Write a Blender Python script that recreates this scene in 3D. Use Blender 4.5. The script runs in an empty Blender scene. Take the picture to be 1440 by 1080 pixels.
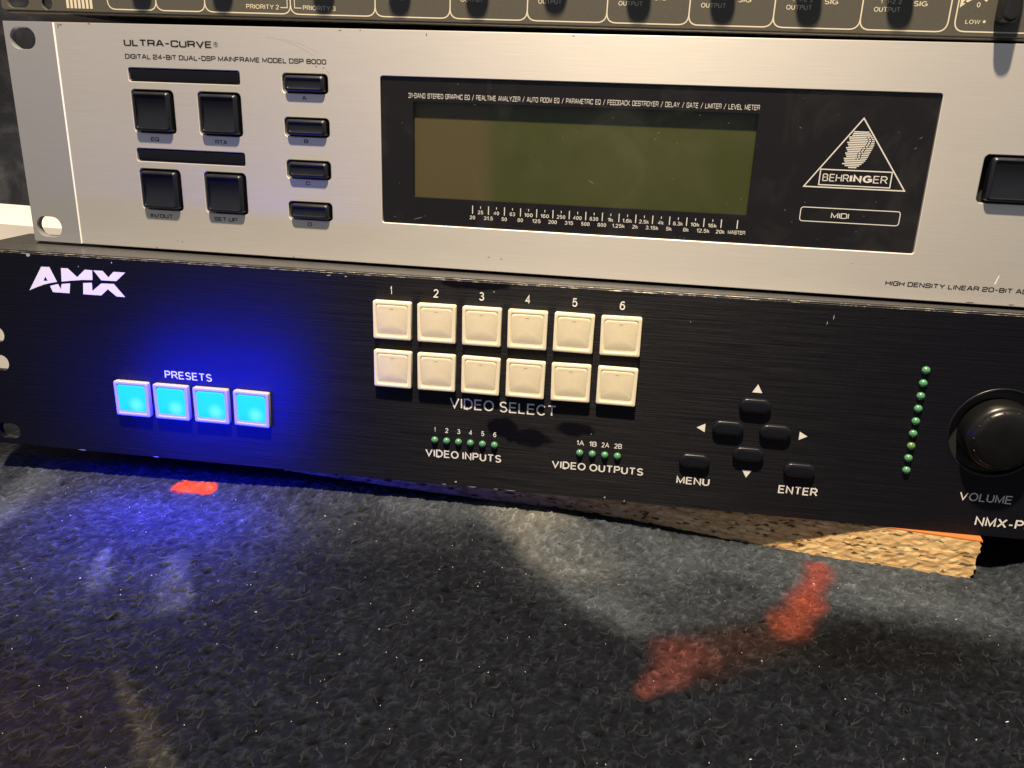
import bpy, bmesh, math, random
import numpy as np
from mathutils import Vector, Matrix
random.seed(7)
rng = np.random.default_rng(11)
S = bpy.context.scene
MM = 0.001
OFF = 106.4                      # mm from the carpet under the board to the bottom edge of the silver unit

def W(x, y, z):                  # millimetres -> world metres
    return Vector((x * MM, y * MM, (z + OFF) * MM))

# ------------------------------------------------------------------ camera
cd = bpy.data.cameras.new("camera")
cam = bpy.data.objects.new("camera", cd)
S.collection.objects.link(cam)
cam.location = W(265.84, -323.68, 64.91)
cam.rotation_euler = [math.radians(a) for a in (71.2552, -1.9093, 10.0744)]
cd.sensor_width = 36.0
cd.lens = 29.472
cd.clip_start = 0.01
cd.clip_end = 20.0
S.camera = cam

# ------------------------------------------------------------------ light
world = bpy.data.worlds.new("World")
S.world = world
world.use_nodes = True
bg = world.node_tree.nodes["Background"]
bg.inputs[0].default_value = (0.90, 0.93, 1.0, 1)
bg.inputs[1].default_value = 0.25
LAMP = (205.0, -425.0, 1085.0)    # warm room lamp above the photographer
ld = bpy.data.lights.new("room_lamp", 'AREA')
ld.shape = 'DISK'
ld.size = 0.045
ld.energy = 43.0
ld.color = (1.0, 0.805, 0.565)
lamp = bpy.data.objects.new("room_lamp", ld)
S.collection.objects.link(lamp)
lamp.location = W(*LAMP)
lamp.rotation_euler = (W(230, 0, 0) - lamp.location).to_track_quat('-Z', 'Y').to_euler()
S.view_settings.view_transform = 'Standard'
S.view_settings.look = 'None'
S.view_settings.exposure = 0.0
S.view_settings.gamma = 1.0
S.render.engine = 'CYCLES'

# ------------------------------------------------------------------ materials
class NT:
    def __init__(s, name):
        s.m = bpy.data.materials.new(name)
        s.m.use_nodes = True
        s.t = s.m.node_tree
        s.p = s.t.nodes["Principled BSDF"]
        s.out = s.t.nodes["Material Output"]
    def n(s, typ, **kw):
        nd = s.t.nodes.new(typ)
        for k, v in kw.items():
            setattr(nd, k, v)
        return nd
    def l(s, a, b):
        s.t.links.new(a, b)
    def set(s, **kw):
        names = dict(base='Base Color', rough='Roughness', metal='Metallic', spec='Specular IOR Level', coat='Coat Weight',
                     crough='Coat Roughness', aniso='Anisotropic', emis='Emission Color', estr='Emission Strength', sss='Subsurface Weight',
                     sssr='Subsurface Scale', sheen='Sheen Weight', trans='Transmission Weight', sheenr='Sheen Roughness')
        for k, v in kw.items():
            s.p.inputs[names[k]].default_value = (*v, 1) if isinstance(v, tuple) and len(v) == 3 else v
        return s
    def coords(s, scale=(1, 1, 1), kind='Object'):
        tc = s.n('ShaderNodeTexCoord')
        mp = s.n('ShaderNodeMapping')
        mp.inputs['Scale'].default_value = scale
        s.l(tc.outputs[kind], mp.inputs['Vector'])
        return mp.outputs['Vector']
    def noise(s, vec, scale=1.0, detail=3.0, rough=0.5, dist=0.0):
        nd = s.n('ShaderNodeTexNoise')
        nd.inputs['Scale'].default_value = scale
        nd.inputs['Detail'].default_value = detail
        nd.inputs['Roughness'].default_value = rough
        nd.inputs['Distortion'].default_value = dist
        s.l(vec, nd.inputs['Vector'])
        return nd.outputs['Fac']
    def ramp(s, fac, stops):
        r = s.n('ShaderNodeValToRGB')
        el = r.color_ramp.elements
        while len(el) < len(stops):
            el.new(0.5)
        for e, (p, c) in zip(el, stops):
            e.position = p
            e.color = (*c, 1) if isinstance(c, tuple) else (c, c, c, 1)
        s.l(fac, r.inputs[0])
        return r.outputs[0]
    def mix(s, fac, a, b, mode='MIX'):
        m = s.n('ShaderNodeMix', data_type='RGBA', blend_type=mode)
        for sock, v in ((0, fac), (6, a), (7, b)):
            if isinstance(v, (int, float)):
                m.inputs[sock].default_value = v
            elif isinstance(v, tuple):
                m.inputs[sock].default_value = (*v, 1)
            else:
                s.l(v, m.inputs[sock])
        return m.outputs[2]
    def math(s, op, a, b=None, clamp=False):
        m = s.n('ShaderNodeMath', operation=op, use_clamp=clamp)
        for i, v in enumerate((a, b)):
            if v is None:
                continue
            if isinstance(v, (int, float)):
                m.inputs[i].default_value = v
            else:
                s.l(v, m.inputs[i])
        return m.outputs[0]
    def bump(s, h, strength=0.2, dist=0.0002):
        b = s.n('ShaderNodeBump')
        b.inputs['Strength'].default_value = strength
        b.inputs['Distance'].default_value = dist
        s.l(h, b.inputs['Height'])
        s.l(b.outputs[0], s.p.inputs['Normal'])
    def tangent(s, v):
        vt = s.n('ShaderNodeVectorTransform', vector_type='VECTOR', convert_from='OBJECT', convert_to='WORLD')
        vt.inputs[0].default_value = v
        s.l(vt.outputs[0], s.p.inputs['Tangent'])

def plain(name, base, rough=0.5, **kw):
    return NT(name).set(base=base, rough=rough, **kw).m

def plastic(name, base, rough=0.4, grain=0.08, **kw):
    t = NT(name).set(base=base, rough=rough, **kw)
    v = t.coords()
    nz = t.noise(v, 9000, 2)
    t.bump(nz, grain, 0.0001)
    bl = t.noise(v, 160, 4)
    t.l(t.math('MULTIPLY_ADD', bl, 0.25), t.p.inputs['Roughness'])
    ma = t.p.inputs['Roughness'].links[0].from_node
    ma.inputs[2].default_value = rough - 0.12
    return t.m

def brushed(name, base, metal, rough, aniso, var=0.10, fine=2600, spec=0.5, streak=0.25):
    t = NT(name).set(base=base, metal=metal, rough=rough, aniso=aniso, spec=spec)
    t.tangent((0, 0, 1))
    v1 = t.coords((45, 1, fine))
    n1 = t.noise(v1, 1.0, 4, 0.6)
    v2 = t.coords((9, 9, 14))
    n2 = t.noise(v2, 2.0, 4)
    c = t.mix(0.5, t.ramp(n1, [(0.25, 1 - var), (0.75, 1.0 + 0.0)]), t.ramp(n2, [(0.3, 0.93), (0.7, 1.0)]), 'MULTIPLY')
    col = t.mix(1.0, base, c, 'MULTIPLY')
    t.l(col, t.p.inputs['Base Color'])
    t.bump(n1, streak, 0.00006)
    return t

M = {}
M['silver'] = brushed('brushed_silver', (0.78, 0.755, 0.725), 0.72, 0.44, 0.55).m
M['ear'] = brushed('satin_aluminium', (0.52, 0.52, 0.54), 0.7, 0.42, 0.2, 0.05, 900).m
M['edge'] = plain('painted_edge_glint', (0.92, 0.91, 0.90), 0.35, metal=0.15)
M['key'] = plastic('black_key_plastic', (0.006, 0.007, 0.011), 0.33, 0.03, spec=0.5)
M['gloss'] = plain('black_gloss_acrylic', (0.004, 0.004, 0.007), 0.10, spec=0.3)
M['mask'] = plain('black_window_print', (0.007, 0.006, 0.008), 0.5, spec=0.2)
M['dark'] = plain('dark_cavity', (0.012, 0.012, 0.013), 0.7)
M['steel'] = plastic('black_painted_steel', (0.02, 0.02, 0.021), 0.45, 0.2)
M['black_ink'] = plain('black_ink', (0.012, 0.012, 0.014), 0.5)
M['white_ink'] = plain('white_ink', (0.78, 0.77, 0.74), 0.5)
M['cream_ink'] = plain('cream_ink', (0.60, 0.55, 0.42), 0.55)

def ell_mask(t, vec, ells, soft=0.25, nz=None):
    tot = None
    sx = t.n('ShaderNodeSeparateXYZ')
    t.l(vec, sx.inputs[0])
    for (cx, cz, rx, rz) in ells:
        a = t.math('MULTIPLY', t.math('SUBTRACT', sx.outputs[0], cx * MM), 1 / (rx * MM))
        b = t.math('MULTIPLY', t.math('SUBTRACT', sx.outputs[2], cz * MM), 1 / (rz * MM))
        d = t.math('ADD', t.math('MULTIPLY', a, a), t.math('MULTIPLY', b, b))
        if nz is not None:
            d = t.math('ADD', d, t.math('MULTIPLY', t.math('SUBTRACT', nz, 0.5), 2.6))
        m = t.n('ShaderNodeMapRange')
        m.inputs[1].default_value = 1.0 - soft
        m.inputs[2].default_value = 1.0 + soft
        m.inputs[3].default_value = 1.0
        m.inputs[4].default_value = 0.0
        t.l(d, m.inputs[0])
        tot = m.outputs[0] if tot is None else t.math('MAXIMUM', tot, m.outputs[0])
    return tot

def anodised():
    t = NT('black_brushed_anodised').set(base=(0.016, 0.016, 0.017), rough=0.40, aniso=0.8, spec=0.26)
    t.tangent((0, 0, 1))
    v1 = t.coords((28, 1, 1500))
    n1 = t.noise(v1, 1.0, 5, 0.65)
    v0 = t.coords()
    nz = t.noise(v0, 130, 3)
    # greasy finger smudges that dull the brushing
    m = ell_mask(t, v0, [(11, 28, 6, 4.2), (22, 24, 9, 4.2), (40, 29.5, 8.5, 3.0), (-1, 86.4, 13, 2.6)], 0.25, nz)
    strg = t.math('MULTIPLY', t.math('SUBTRACT', 1.0, m), 0.75)
    b = t.n('ShaderNodeBump')
    b.inputs['Distance'].default_value = 0.00028
    t.l(strg, b.inputs['Strength'])
    t.l(n1, b.inputs['Height'])
    t.l(b.outputs[0], t.p.inputs['Normal'])
    t.l(t.mix(m, (0.0035, 0.0036, 0.0072), (0.0022, 0.0024, 0.0055)), t.p.inputs['Base Color'])
    sp = t.math('SUBTRACT', 0.26, t.math('MULTIPLY', m, 0.21))
    t.l(sp, t.p.inputs['Specular IOR Level'])
    rr = t.ramp(n1, [(0.3, 0.30), (0.7, 0.52)])
    t.l(rr, t.p.inputs['Roughness'])
    return t.m
M['anodised'] = anodised()

def worn_edge():
    t = NT('worn_black_edge').set(rough=0.35)
    v = t.coords((240, 900, 900))
    n = t.noise(v, 1.0, 6, 0.7)
    f = t.ramp(n, [(0.50, 0.0), (0.60, 1.0)])
    t.l(t.mix(f, (0.05, 0.048, 0.045), (0.62, 0.60, 0.56)), t.p.inputs['Base Color'])
    t.l(t.math('MULTIPLY', f, 0.7), t.p.inputs['Metallic'])
    return t.m
M['worn'] = worn_edge()

def ivory(name, base):
    t = NT(name).set(base=base, rough=0.42, sss=0.25, sssr=0.0012, spec=0.35)
    t.p.inputs['Subsurface Radius'].default_value = (1.0, 0.7, 0.4)
    v = t.coords()
    n = t.noise(v, 500, 4)
    t.l(t.mix(t.ramp(n, [(0.35, 0.0), (0.7, 0.35)]), base, tuple(c * 0.86 for c in base)), t.p.inputs['Base Color'])
    t.bump(t.noise(v, 2500, 3), 0.08, 0.0001)
    return t.m
M['ivory'] = ivory('ivory_plastic', (0.80, 0.735, 0.55))
M['ivory_cap'] = ivory('ivory_cap_plastic', (0.755, 0.68, 0.495))
M['frosted'] = ivory('frosted_frame_plastic', (0.42, 0.39, 0.40))

def glow():
    t = NT('lit_blue_cap').set(base=(0.02, 0.2, 0.25), rough=0.4)
    v = t.coords()
    sx = t.n('ShaderNodeVectorMath', operation='DISTANCE')
    t.l(v, sx.inputs[0])
    sx.inputs[1].default_value = (1.9 * MM, 0, -2.4 * MM)
    f = t.n('ShaderNodeMapRange', interpolation_type='SMOOTHSTEP')
    f.inputs[1].default_value = 0.0005
    f.inputs[2].default_value = 0.0052
    f.inputs[3].default_value = 1.0
    f.inputs[4].default_value = 0.0
    t.l(sx.outputs['Value'], f.inputs[0])
    t.l(t.mix(f.outputs[0], (0.0, 0.60, 1.1), (0.22, 0.98, 1.2)), t.p.inputs['Emission Color'])
    t.p.inputs['Emission Strength'].default_value = 1.0
    return t.m
M['glow'] = glow()

def led(name, base):
    t = NT(name).set(base=base, rough=0.22, sss=0.6, sssr=0.0015, spec=0.6)
    t.p.inputs['Subsurface Radius'].default_value = (0.5, 1.0, 0.6)
    return t.m
M['led'] = led('green_led_epoxy', (0.085, 0.25, 0.13))
M['led_olive'] = led('olive_led_epoxy', (0.11, 0.22, 0.07))

def lcd():
    t = NT('liquid_crystal_glass').set(rough=0.35, spec=0.35)
    v = t.coords()
    sx = t.n('ShaderNodeSeparateXYZ')
    t.l(v, sx.inputs[0])
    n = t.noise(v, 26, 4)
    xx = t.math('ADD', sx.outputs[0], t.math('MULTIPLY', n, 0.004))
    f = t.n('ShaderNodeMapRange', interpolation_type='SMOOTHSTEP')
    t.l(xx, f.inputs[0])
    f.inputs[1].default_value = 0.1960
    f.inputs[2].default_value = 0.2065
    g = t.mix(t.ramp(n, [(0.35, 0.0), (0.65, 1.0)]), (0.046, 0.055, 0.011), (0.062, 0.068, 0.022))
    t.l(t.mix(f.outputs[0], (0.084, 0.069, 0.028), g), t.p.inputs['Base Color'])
    return t.m
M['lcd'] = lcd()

def pane():
    t = NT('clear_window_pane')
    t.t.nodes.remove(t.p)
    tr = t.n('ShaderNodeBsdfTransparent')
    tr.inputs[0].default_value = (0.96, 0.96, 0.96, 1)
    gl = t.n('ShaderNodeBsdfGlossy')
    gl.inputs['Roughness'].default_value = 0.05
    lw = t.n('ShaderNodeLayerWeight')
    fr = t.math('ADD', t.math('MULTIPLY', t.math('POWER', lw.outputs['Facing'], 4.0), 0.7), 0.025)
    mx = t.n('ShaderNodeMixShader')
    t.l(fr, mx.inputs[0])
    t.l(tr.outputs[0], mx.inputs[1])
    t.l(gl.outputs[0], mx.inputs[2])
    # faint smears and dust on the plastic
    v = t.coords()
    n = t.noise(v, 34, 6, 0.6, 1.2)
    df = t.n('ShaderNodeBsdfDiffuse')
    df.inputs[0].default_value = (0.5, 0.5, 0.47, 1)
    m2 = t.n('ShaderNodeMixShader')
    t.l(t.ramp(n, [(0.50, 0.0), (0.80, 0.03)]), m2.inputs[0])
    t.l(mx.outputs[0], m2.inputs[1])
    t.l(df.outputs[0], m2.inputs[2])
    t.l(m2.outputs[0], t.out.inputs[0])
    return t.m
M['pane'] = pane()

def mixer_paint():
    t = NT('grey_textured_paint').set(base=(0.105, 0.098, 0.080), rough=0.5, spec=0.4)
    v = t.coords()
    n = t.noise(v, 900, 4, 0.7)
    t.l(t.mix(n, (0.058, 0.055, 0.046), (0.088, 0.083, 0.069)), t.p.inputs['Base Color'])
    t.bump(t.noise(v, 2600, 3), 0.25, 0.0001)
    return t.m
M['mixer'] = mixer_paint()

def particle():
    t = NT('chipboard_core').set(rough=0.8, spec=0.2)
    v0 = t.coords()
    wob = t.n('ShaderNodeTexNoise')
    wob.inputs['Scale'].default_value = 160
    t.l(v0, wob.inputs['Vector'])
    vm = t.n('ShaderNodeVectorMath', operation='MULTIPLY_ADD')
    t.l(wob.outputs['Color'], vm.inputs[0])
    vm.inputs[1].default_value = (0.004, 0.004, 0.0016)
    t.l(v0, vm.inputs[2])
    def flakes(sc):
        mp = t.n('ShaderNodeMapping')
        mp.inputs['Scale'].default_value = sc
        t.l(vm.outputs[0], mp.inputs['Vector'])
        vo = t.n('ShaderNodeTexVoronoi')
        vo.inputs['Scale'].default_value = 1.0
        t.l(mp.outputs[0], vo.inputs['Vector'])
        sp_ = t.n('ShaderNodeSeparateColor')
        t.l(vo.outputs['Color'], sp_.inputs[0])
        return sp_.outputs[0], vo.outputs['Distance']
    a, da = flakes((260, 500, 1000))
    b, db = flakes((430, 700, 1250))
    c = t.ramp(a, [(0.0, (0.50, 0.30, 0.125)), (0.3, (0.64, 0.42, 0.19)), (0.7, (0.72, 0.50, 0.24)), (1.0, (0.84, 0.64, 0.35))])
    k = t.ramp(b, [(0.0, 0.16), (0.07, 0.24), (0.11, 0.94), (1.0, 1.04)])
    gap = t.ramp(da, [(0.50, 1.0), (0.95, 0.62)])
    t.l(t.mix(1.0, t.mix(1.0, c, k, 'MULTIPLY'), gap, 'MULTIPLY'), t.p.inputs['Base Color'])
    t.bump(t.math('ADD', t.math('MULTIPLY', a, 0.5), t.math('MULTIPLY', k, 0.8)), 0.4, 0.0003)
    return t.m
M['chip'] = particle()
M['chip_face'] = plain('orange_board_facing', (0.46, 0.155, 0.04), 0.5)

def felt():
    t = NT('printed_felt').set(rough=0.95, spec=0.06)
    a = t.n('ShaderNodeAttribute')
    a.attribute_name = 'print'
    v = t.coords()
    n = t.noise(v, 1500, 4, 0.7, 0.8)
    n2 = t.noise(v, 420, 4, 0.6, 0.5)
    k = t.math('MULTIPLY', t.ramp(n, [(0.25, 0.66), (0.75, 1.30)]), t.ramp(n2, [(0.3, 0.82), (0.7, 1.15)]))
    kk = t.n('ShaderNodeCombineColor')
    for i in range(3):
        t.l(k, kk.inputs[i])
    t.l(t.mix(1.0, a.outputs['Color'], kk.outputs[0], 'MULTIPLY'), t.p.inputs['Base Color'])
    t.bump(n, 0.35, 0.0004)
    return t.m
M['felt'] = felt()
def fibre():
    t = NT('felt_fibre').set(rough=0.9, spec=0.2)
    a = t.n('ShaderNodeAttribute')
    a.attribute_name = 'print'
    t.l(a.outputs['Color'], t.p.inputs['Base Color'])
    return t.m
M['fibre'] = fibre()
M['lint'] = plain('white_lint', (0.52, 0.51, 0.48), 0.7)

def cloth():
    t = NT('dark_cloth').set(rough=0.9, spec=0.2)
    v = t.coords()
    n = t.noise(v, 22, 5, 0.6, 0.6)
    n3 = t.noise(v, 900, 3)
    t.l(t.mix(0.35, t.ramp(n, [(0.42, (0.006, 0.007, 0.013)), (0.58, (0.016, 0.018, 0.026)), (0.75, (0.06, 0.066, 0.075))]), n3, 'OVERLAY'), t.p.inputs['Base Color'])
    t.bump(n3, 0.5, 0.0004)
    return t.m
M['cloth'] = cloth()
def paper():
    t = NT('white_paper').set(rough=0.8, spec=0.2)
    v = t.coords()
    n = t.noise(v, 60, 4)
    t.l(t.mix(n, (0.56, 0.54, 0.53), (0.64, 0.62, 0.61)), t.p.inputs['Base Color'])
    return t.m
M['paper'] = paper()

# ------------------------------------------------------------------ mesh helpers (part coordinates in mm: x right, y away, z up)
def link(o, parent=None):
    S.collection.objects.link(o)
    if parent is not None:
        o.parent = parent
    return o

def empty(name, loc, label, cat, rz=0.0, ry=0.0):
    o = bpy.data.objects.new(name, None)
    o.empty_display_size = 0.02
    link(o)
    o.location = loc
    o.rotation_euler = (0, ry, rz)
    o['label'] = label
    o['category'] = cat
    return o

def finish(name, bm, mat, parent, at=(0, 0, 0), smooth=None, label=None):
    me = bpy.data.meshes.new(name)
    bmesh.ops.recalc_face_normals(bm, faces=bm.faces[:])
    bmesh.ops.scale(bm, vec=(MM, MM, MM), verts=bm.verts[:])
    bm.to_mesh(me)
    bm.free()
    return wrap(name, me, mat, parent, at, smooth, label)

def wrap(name, me, mat, parent, at=(0, 0, 0), smooth=None, label=None):
    for m in (mat if isinstance(mat, (list, tuple)) else [mat]):
        me.materials.append(m)
    if smooth is not None:
        me.shade_smooth()
        me.set_sharp_from_angle(angle=math.radians(smooth))
    o = bpy.data.objects.new(name, me)
    link(o, parent)
    o.location = Vector(at) * MM
    if label:
        o['label'] = label
    return o

def twin(src, parent, at=None, label=None):      # a copy of a part (with its sub-parts) sharing mesh data
    o = src.copy()
    link(o, parent)
    if at is not None:
        o.location = Vector(at) * MM
    if label:
        o['label'] = label
    for c in list(src.children):
        d = c.copy()
        link(d, o)
        d.matrix_parent_inverse = c.matrix_parent_inverse
    return o

def rr(w, h, r, n=5):
    """rounded rectangle centred on the origin, (x, z) points counter-clockwise"""
    r = max(1e-4, min(r, w / 2 - 1e-4, h / 2 - 1e-4))
    out = []
    for cx, cz, a0 in ((w / 2 - r, h / 2 - r, 0), (-w / 2 + r, h / 2 - r, 90), (-w / 2 + r, -h / 2 + r, 180), (w / 2 - r, -h / 2 + r, 270)):
        for i in range(n + 1):
            a = math.radians(a0 + 90 * i / n)
            out.append((cx + r * math.cos(a), cz + r * math.sin(a)))
    return out

def rings(bm, levels, cap_front=True, cap_back=False):
    """levels: list of ([(x, z)], y or function y(x, z)); bridged in order"""
    prev = None
    first = None
    for pts, y in levels:
        vs = [bm.verts.new((x, y(x, z) if callable(y) else y, z)) for x, z in pts]
        if prev:
            n = len(vs)
            for i in range(n):
                bm.faces.new((prev[i], prev[(i + 1) % n], vs[(i + 1) % n], vs[i]))
        else:
            first = vs
        prev = vs
    if cap_front:
        bm.faces.new(prev)
    if cap_back:
        bm.faces.new(first[::-1])
    return bm

def slab(bm, cx, cz, w, h, r, yb, yf, bev=0.3, n=5, seg=3):
    """rounded slab with a rounded front edge"""
    lv = []
    def ol(ins):
        return [(x + cx, z + cz) for x, z in rr(w - 2 * ins, h - 2 * ins, r - ins * 0.6, n)]
    lv.append((ol(0), yb))
    for i in range(seg + 1):
        a = math.pi / 2 * i / seg
        lv.append((ol(bev * (1 - math.cos(a))), yf + bev * (1 - math.sin(a))))
    rings(bm, lv, True, True)

def box(bm, x0, x1, y0, y1, z0, z1):
    vs = [bm.verts.new(p) for p in ((x0, y0, z0), (x1, y0, z0), (x1, y1, z0), (x0, y1, z0), (x0, y0, z1), (x1, y0, z1), (x1, y1, z1), (x0, y1, z1))]
    for f in ((0, 1, 5, 4), (1, 2, 6, 5), (2, 3, 7, 6), (3, 0, 4, 7), (4, 5, 6, 7), (3, 2, 1, 0)):
        bm.faces.new([vs[i] for i in f])

def plate(name, outlines, yf, thick, bev, mat, parent, label=None, res=1):
    """flat plate with holes: outlines[0] is the rim, the others are holes; front face at y = yf"""
    cu = bpy.data.curves.new(name, 'CURVE')
    cu.dimensions = '2D'
    cu.fill_mode = 'BOTH'
    for ol in outlines:
        sp = cu.splines.new('POLY')
        sp.points.add(len(ol) - 1)
        for p, (x, z) in zip(sp.points, ol):
            p.co = (x, z, 0, 1)
        sp.use_cyclic_u = True
    cu.extrude = thick / 2 - bev
    cu.bevel_depth = bev
    cu.bevel_resolution = res
    cu.offset = -bev
    tmp = bpy.data.objects.new('tmp', cu)
    S.collection.objects.link(tmp)
    me = bpy.data.meshes.new_from_object(tmp.evaluated_get(bpy.context.evaluated_depsgraph_get()))
    bpy.data.objects.remove(tmp)
    bpy.data.curves.remove(cu)
    me.transform(Matrix(((MM, 0, 0, 0), (0, 0, -MM, (yf + thick / 2) * MM), (0, MM, 0, 0), (0, 0, 0, 1))))
    me.name = name
    me.materials.clear()
    return wrap(name, me, mat, parent, (0, 0, 0), 35, label)

def shift(pts, x, z):
    return [(a + x, b + z) for a, b in pts]

circ = lambda x, z, r, n=48: [(x + r * math.cos(2 * math.pi * i / n), z + r * math.sin(2 * math.pi * i / n)) for i in range(n)]

# --------------- flat print
INK = -0.05
def flat(name, polys, mat, parent, y=INK):
    bm = bmesh.new()
    for p in polys:
        bm.faces.new([bm.verts.new((x, y, z)) for x, z in p])
    for f in bm.faces:
        f.normal_update()
        if f.normal.y > 0:
            f.normal_flip()
    me = bpy.data.meshes.new(name)
    bmesh.ops.triangulate(bm, faces=bm.faces[:])
    bmesh.ops.scale(bm, vec=(MM, MM, MM), verts=bm.verts[:])
    bm.to_mesh(me)
    bm.free()
    return wrap(name, me, mat, parent)

def soften(pts, r, closed=False, n=4):
    """round the corners of a polyline; a point may carry its own radius as third value"""
    out = []
    N = len(pts)
    for i, p in enumerate(pts):
        rad = p[2] if len(p) > 2 else r
        if (not closed and i in (0, N - 1)) or rad <= 0:
            out.append((p[0], p[1]))
            continue
        a, b = pts[i - 1], pts[(i + 1) % N]
        P = np.array(p[:2]); A = np.array(a[:2]); B = np.array(b[:2])
        da = np.linalg.norm(A - P); db = np.linalg.norm(B - P)
        rr_ = min(rad, da * 0.49, db * 0.49)
        s = P + (A - P) / da * rr_
        e = P + (B - P) / db * rr_
        for k in range(n + 1):
            u = k / n
            q = (1 - u) ** 2 * s + 2 * u * (1 - u) * P + u * u * e
            out.append((q[0], q[1]))
    return out

def ribbon(pts, t, closed=False):
    """quads of a stroke of width t along a polyline"""
    P = [np.array(p) for p in pts]
    n = len(P)
    L, R = [], []
    for i in range(n):
        a = P[i - 1] if (i > 0 or closed) else None
        b = P[(i + 1) % n] if (i < n - 1 or closed) else None
        d1 = (P[i] - a) / (np.linalg.norm(P[i] - a) + 1e-9) if a is not None else None
        d2 = (b - P[i]) / (np.linalg.norm(b - P[i]) + 1e-9) if b is not None else None
        if d1 is None: d1 = d2
        if d2 is None: d2 = d1
        n1 = np.array((-d1[1], d1[0])); n2 = np.array((-d2[1], d2[0]))
        m = n1 + n2
        m = m / (np.linalg.norm(m) + 1e-9)
        k = min(1.0 / max(0.35, float(np.dot(m, n1))), 2.2)
        L.append(P[i] + m * t / 2 * k)
        R.append(P[i] - m * t / 2 * k)
    q = []
    for i in range(n if closed else n - 1):
        j = (i + 1) % n
        q.append([tuple(L[i]), tuple(R[i]), tuple(R[j]), tuple(L[j])])
    return q

# square-cornered engraver's alphabet: width, strokes [(points, closed)]
def _g():
    w = 0.92
    C = {}
    C['A'] = (1.0, [([(0, 0), (0.42, 1, .06), (0.58, 1, .06), (1.0, 0)], 0), ([(0.17, .34), (0.83, .34)], 0)])
    C['B'] = (w, [([(0, 0, 0), (0, 1, 0), (w * .95, 1), (w * .95, .52, .12), (0, .52)], 0), ([(0, 0), (w, 0), (w, .52, .12), (.3, .52)], 0)])
    C['C'] = (w, [([(w, .70), (w, 1), (0, 1), (0, 0), (w, 0), (w, .30)], 0)])
    C['D'] = (w, [([(0, 0, 0), (0, 1, 0), (w, 1), (w, 0)], 1)])
    C['E'] = (w * .9, [([(w * .9, 1), (0, 1, 0), (0, 0, 0), (w * .9, 0)], 0), ([(0, .52), (w * .82, .52)], 0)])
    C['F'] = (w * .85, [([(w * .85, 1), (0, 1, 0), (0, 0)], 0), ([(0, .50), (w * .78, .50)], 0)])
    C['G'] = (w, [([(w, .72), (w, 1), (0, 1), (0, 0), (w, 0), (w, .48, 0), (w * .55, .48)], 0)])
    C['H'] = (w, [([(0, 0), (0, 1)], 0), ([(w, 0), (w, 1)], 0), ([(0, .52), (w, .52)], 0)])
    C['I'] = (0.0, [([(0, 0), (0, 1)], 0)])
    C['K'] = (w, [([(0, 0), (0, 1)], 0), ([(w, 1), (.15, .52, 0), (w, 0)], 0), ([(0, .52), (.15, .52)], 0)])
    C['L'] = (w * .8, [([(0, 1), (0, 0, 0), (w * .8, 0)], 0)])
    C['M'] = (1.1, [([(0, 0), (0, 1, 0), (.55, .12, 0), (1.1, 1, 0), (1.1, 0)], 0)])
    C['N'] = (w, [([(0, 0), (0, 1, 0), (w, 0, 0), (w, 1)], 0)])
    C['O'] = (w, [([(0, 0), (0, 1), (w, 1), (w, 0)], 1)])
    C['P'] = (w, [([(0, 0), (0, 1, 0), (w, 1), (w, .44), (0, .44)], 0)])
    C['Q'] = (w, [([(0, 0), (0, 1), (w, 1), (w, 0)], 1), ([(w * .55, .28), (w * 1.02, -.06)], 0)])
    C['R'] = (w, [([(0, 0), (0, 1, 0), (w, 1), (w, .46), (0, .46)], 0), ([(w * .55, .46), (w * .95, .40, .2), (w * .95, 0)], 0)])
    C['S'] = (w, [([(w, .74), (w, 1), (0, 1), (0, .52), (w, .52), (w, 0), (0, 0), (0, .26)], 0)])
    C['T'] = (w, [([(0, 1), (w, 1)], 0), ([(w / 2, 1), (w / 2, 0)], 0)])
    C['U'] = (w, [([(0, 1), (0, 0), (w, 0), (w, 1)], 0)])
    C['V'] = (1.0, [([(0, 1), (.5, 0, 0), (1.0, 1)], 0)])
    C['X'] = (1.0, [([(0, 1), (1, 0)], 0), ([(0, 0), (1, 1)], 0)])
    C['Y'] = (1.0, [([(0, 1), (.5, .48, 0), (1, 1)], 0), ([(.5, .48), (.5, 0)], 0)])
    C['Z'] = (w, [([(0, 1), (w, 1, 0), (0, 0, 0), (w, 0)], 0)])
    C['0'] = C['O']
    C['1'] = (.35, [([(0, .78), (.35, 1, 0), (.35, 0)], 0)])
    C['2'] = (w, [([(0, .74), (0, 1), (w, 1), (w, .52), (0, .48), (0, 0, 0), (w, 0)], 0)])
    C['3'] = (w, [([(0, .8), (0, 1), (w, 1), (w, .52, .1), (.25, .52)], 0), ([(w * .6, .52), (w, .52, .1), (w, 0), (0, 0), (0, .2)], 0)])
    C['4'] = (w, [([(w * .75, 0), (w * .75, 1, 0), (0, .28, 0), (w, .28)], 0)])
    C['5'] = (w, [([(w, 1), (0, 1, 0), (0, .56, .1), (w, .60), (w, 0), (0, 0), (0, .22)], 0)])
    C['6'] = (w, [([(w, .8), (w, 1), (0, 1), (0, 0), (w, 0), (w, .56), (0, .56)], 0)])
    C['8'] = (w, [([(0, .52), (0, 1), (w, 1), (w, .52)], 1), ([(0, .52), (0, 0), (w, 0), (w, .52)], 1)])
    C['k'] = (.75, [([(0, 0), (0, 1)], 0), ([(.7, .66), (.12, .34, 0), (.75, 0)], 0)])
    C['-'] = (.55, [([(0, .48), (.55, .48)], 0)])
    C['/'] = (.7, [([(0, -.12), (.7, 1.12)], 0)])
    C['.'] = (0.0, [([(0, -.08), (0, .12)], 0)])
    return C
GLY = _g()

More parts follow.
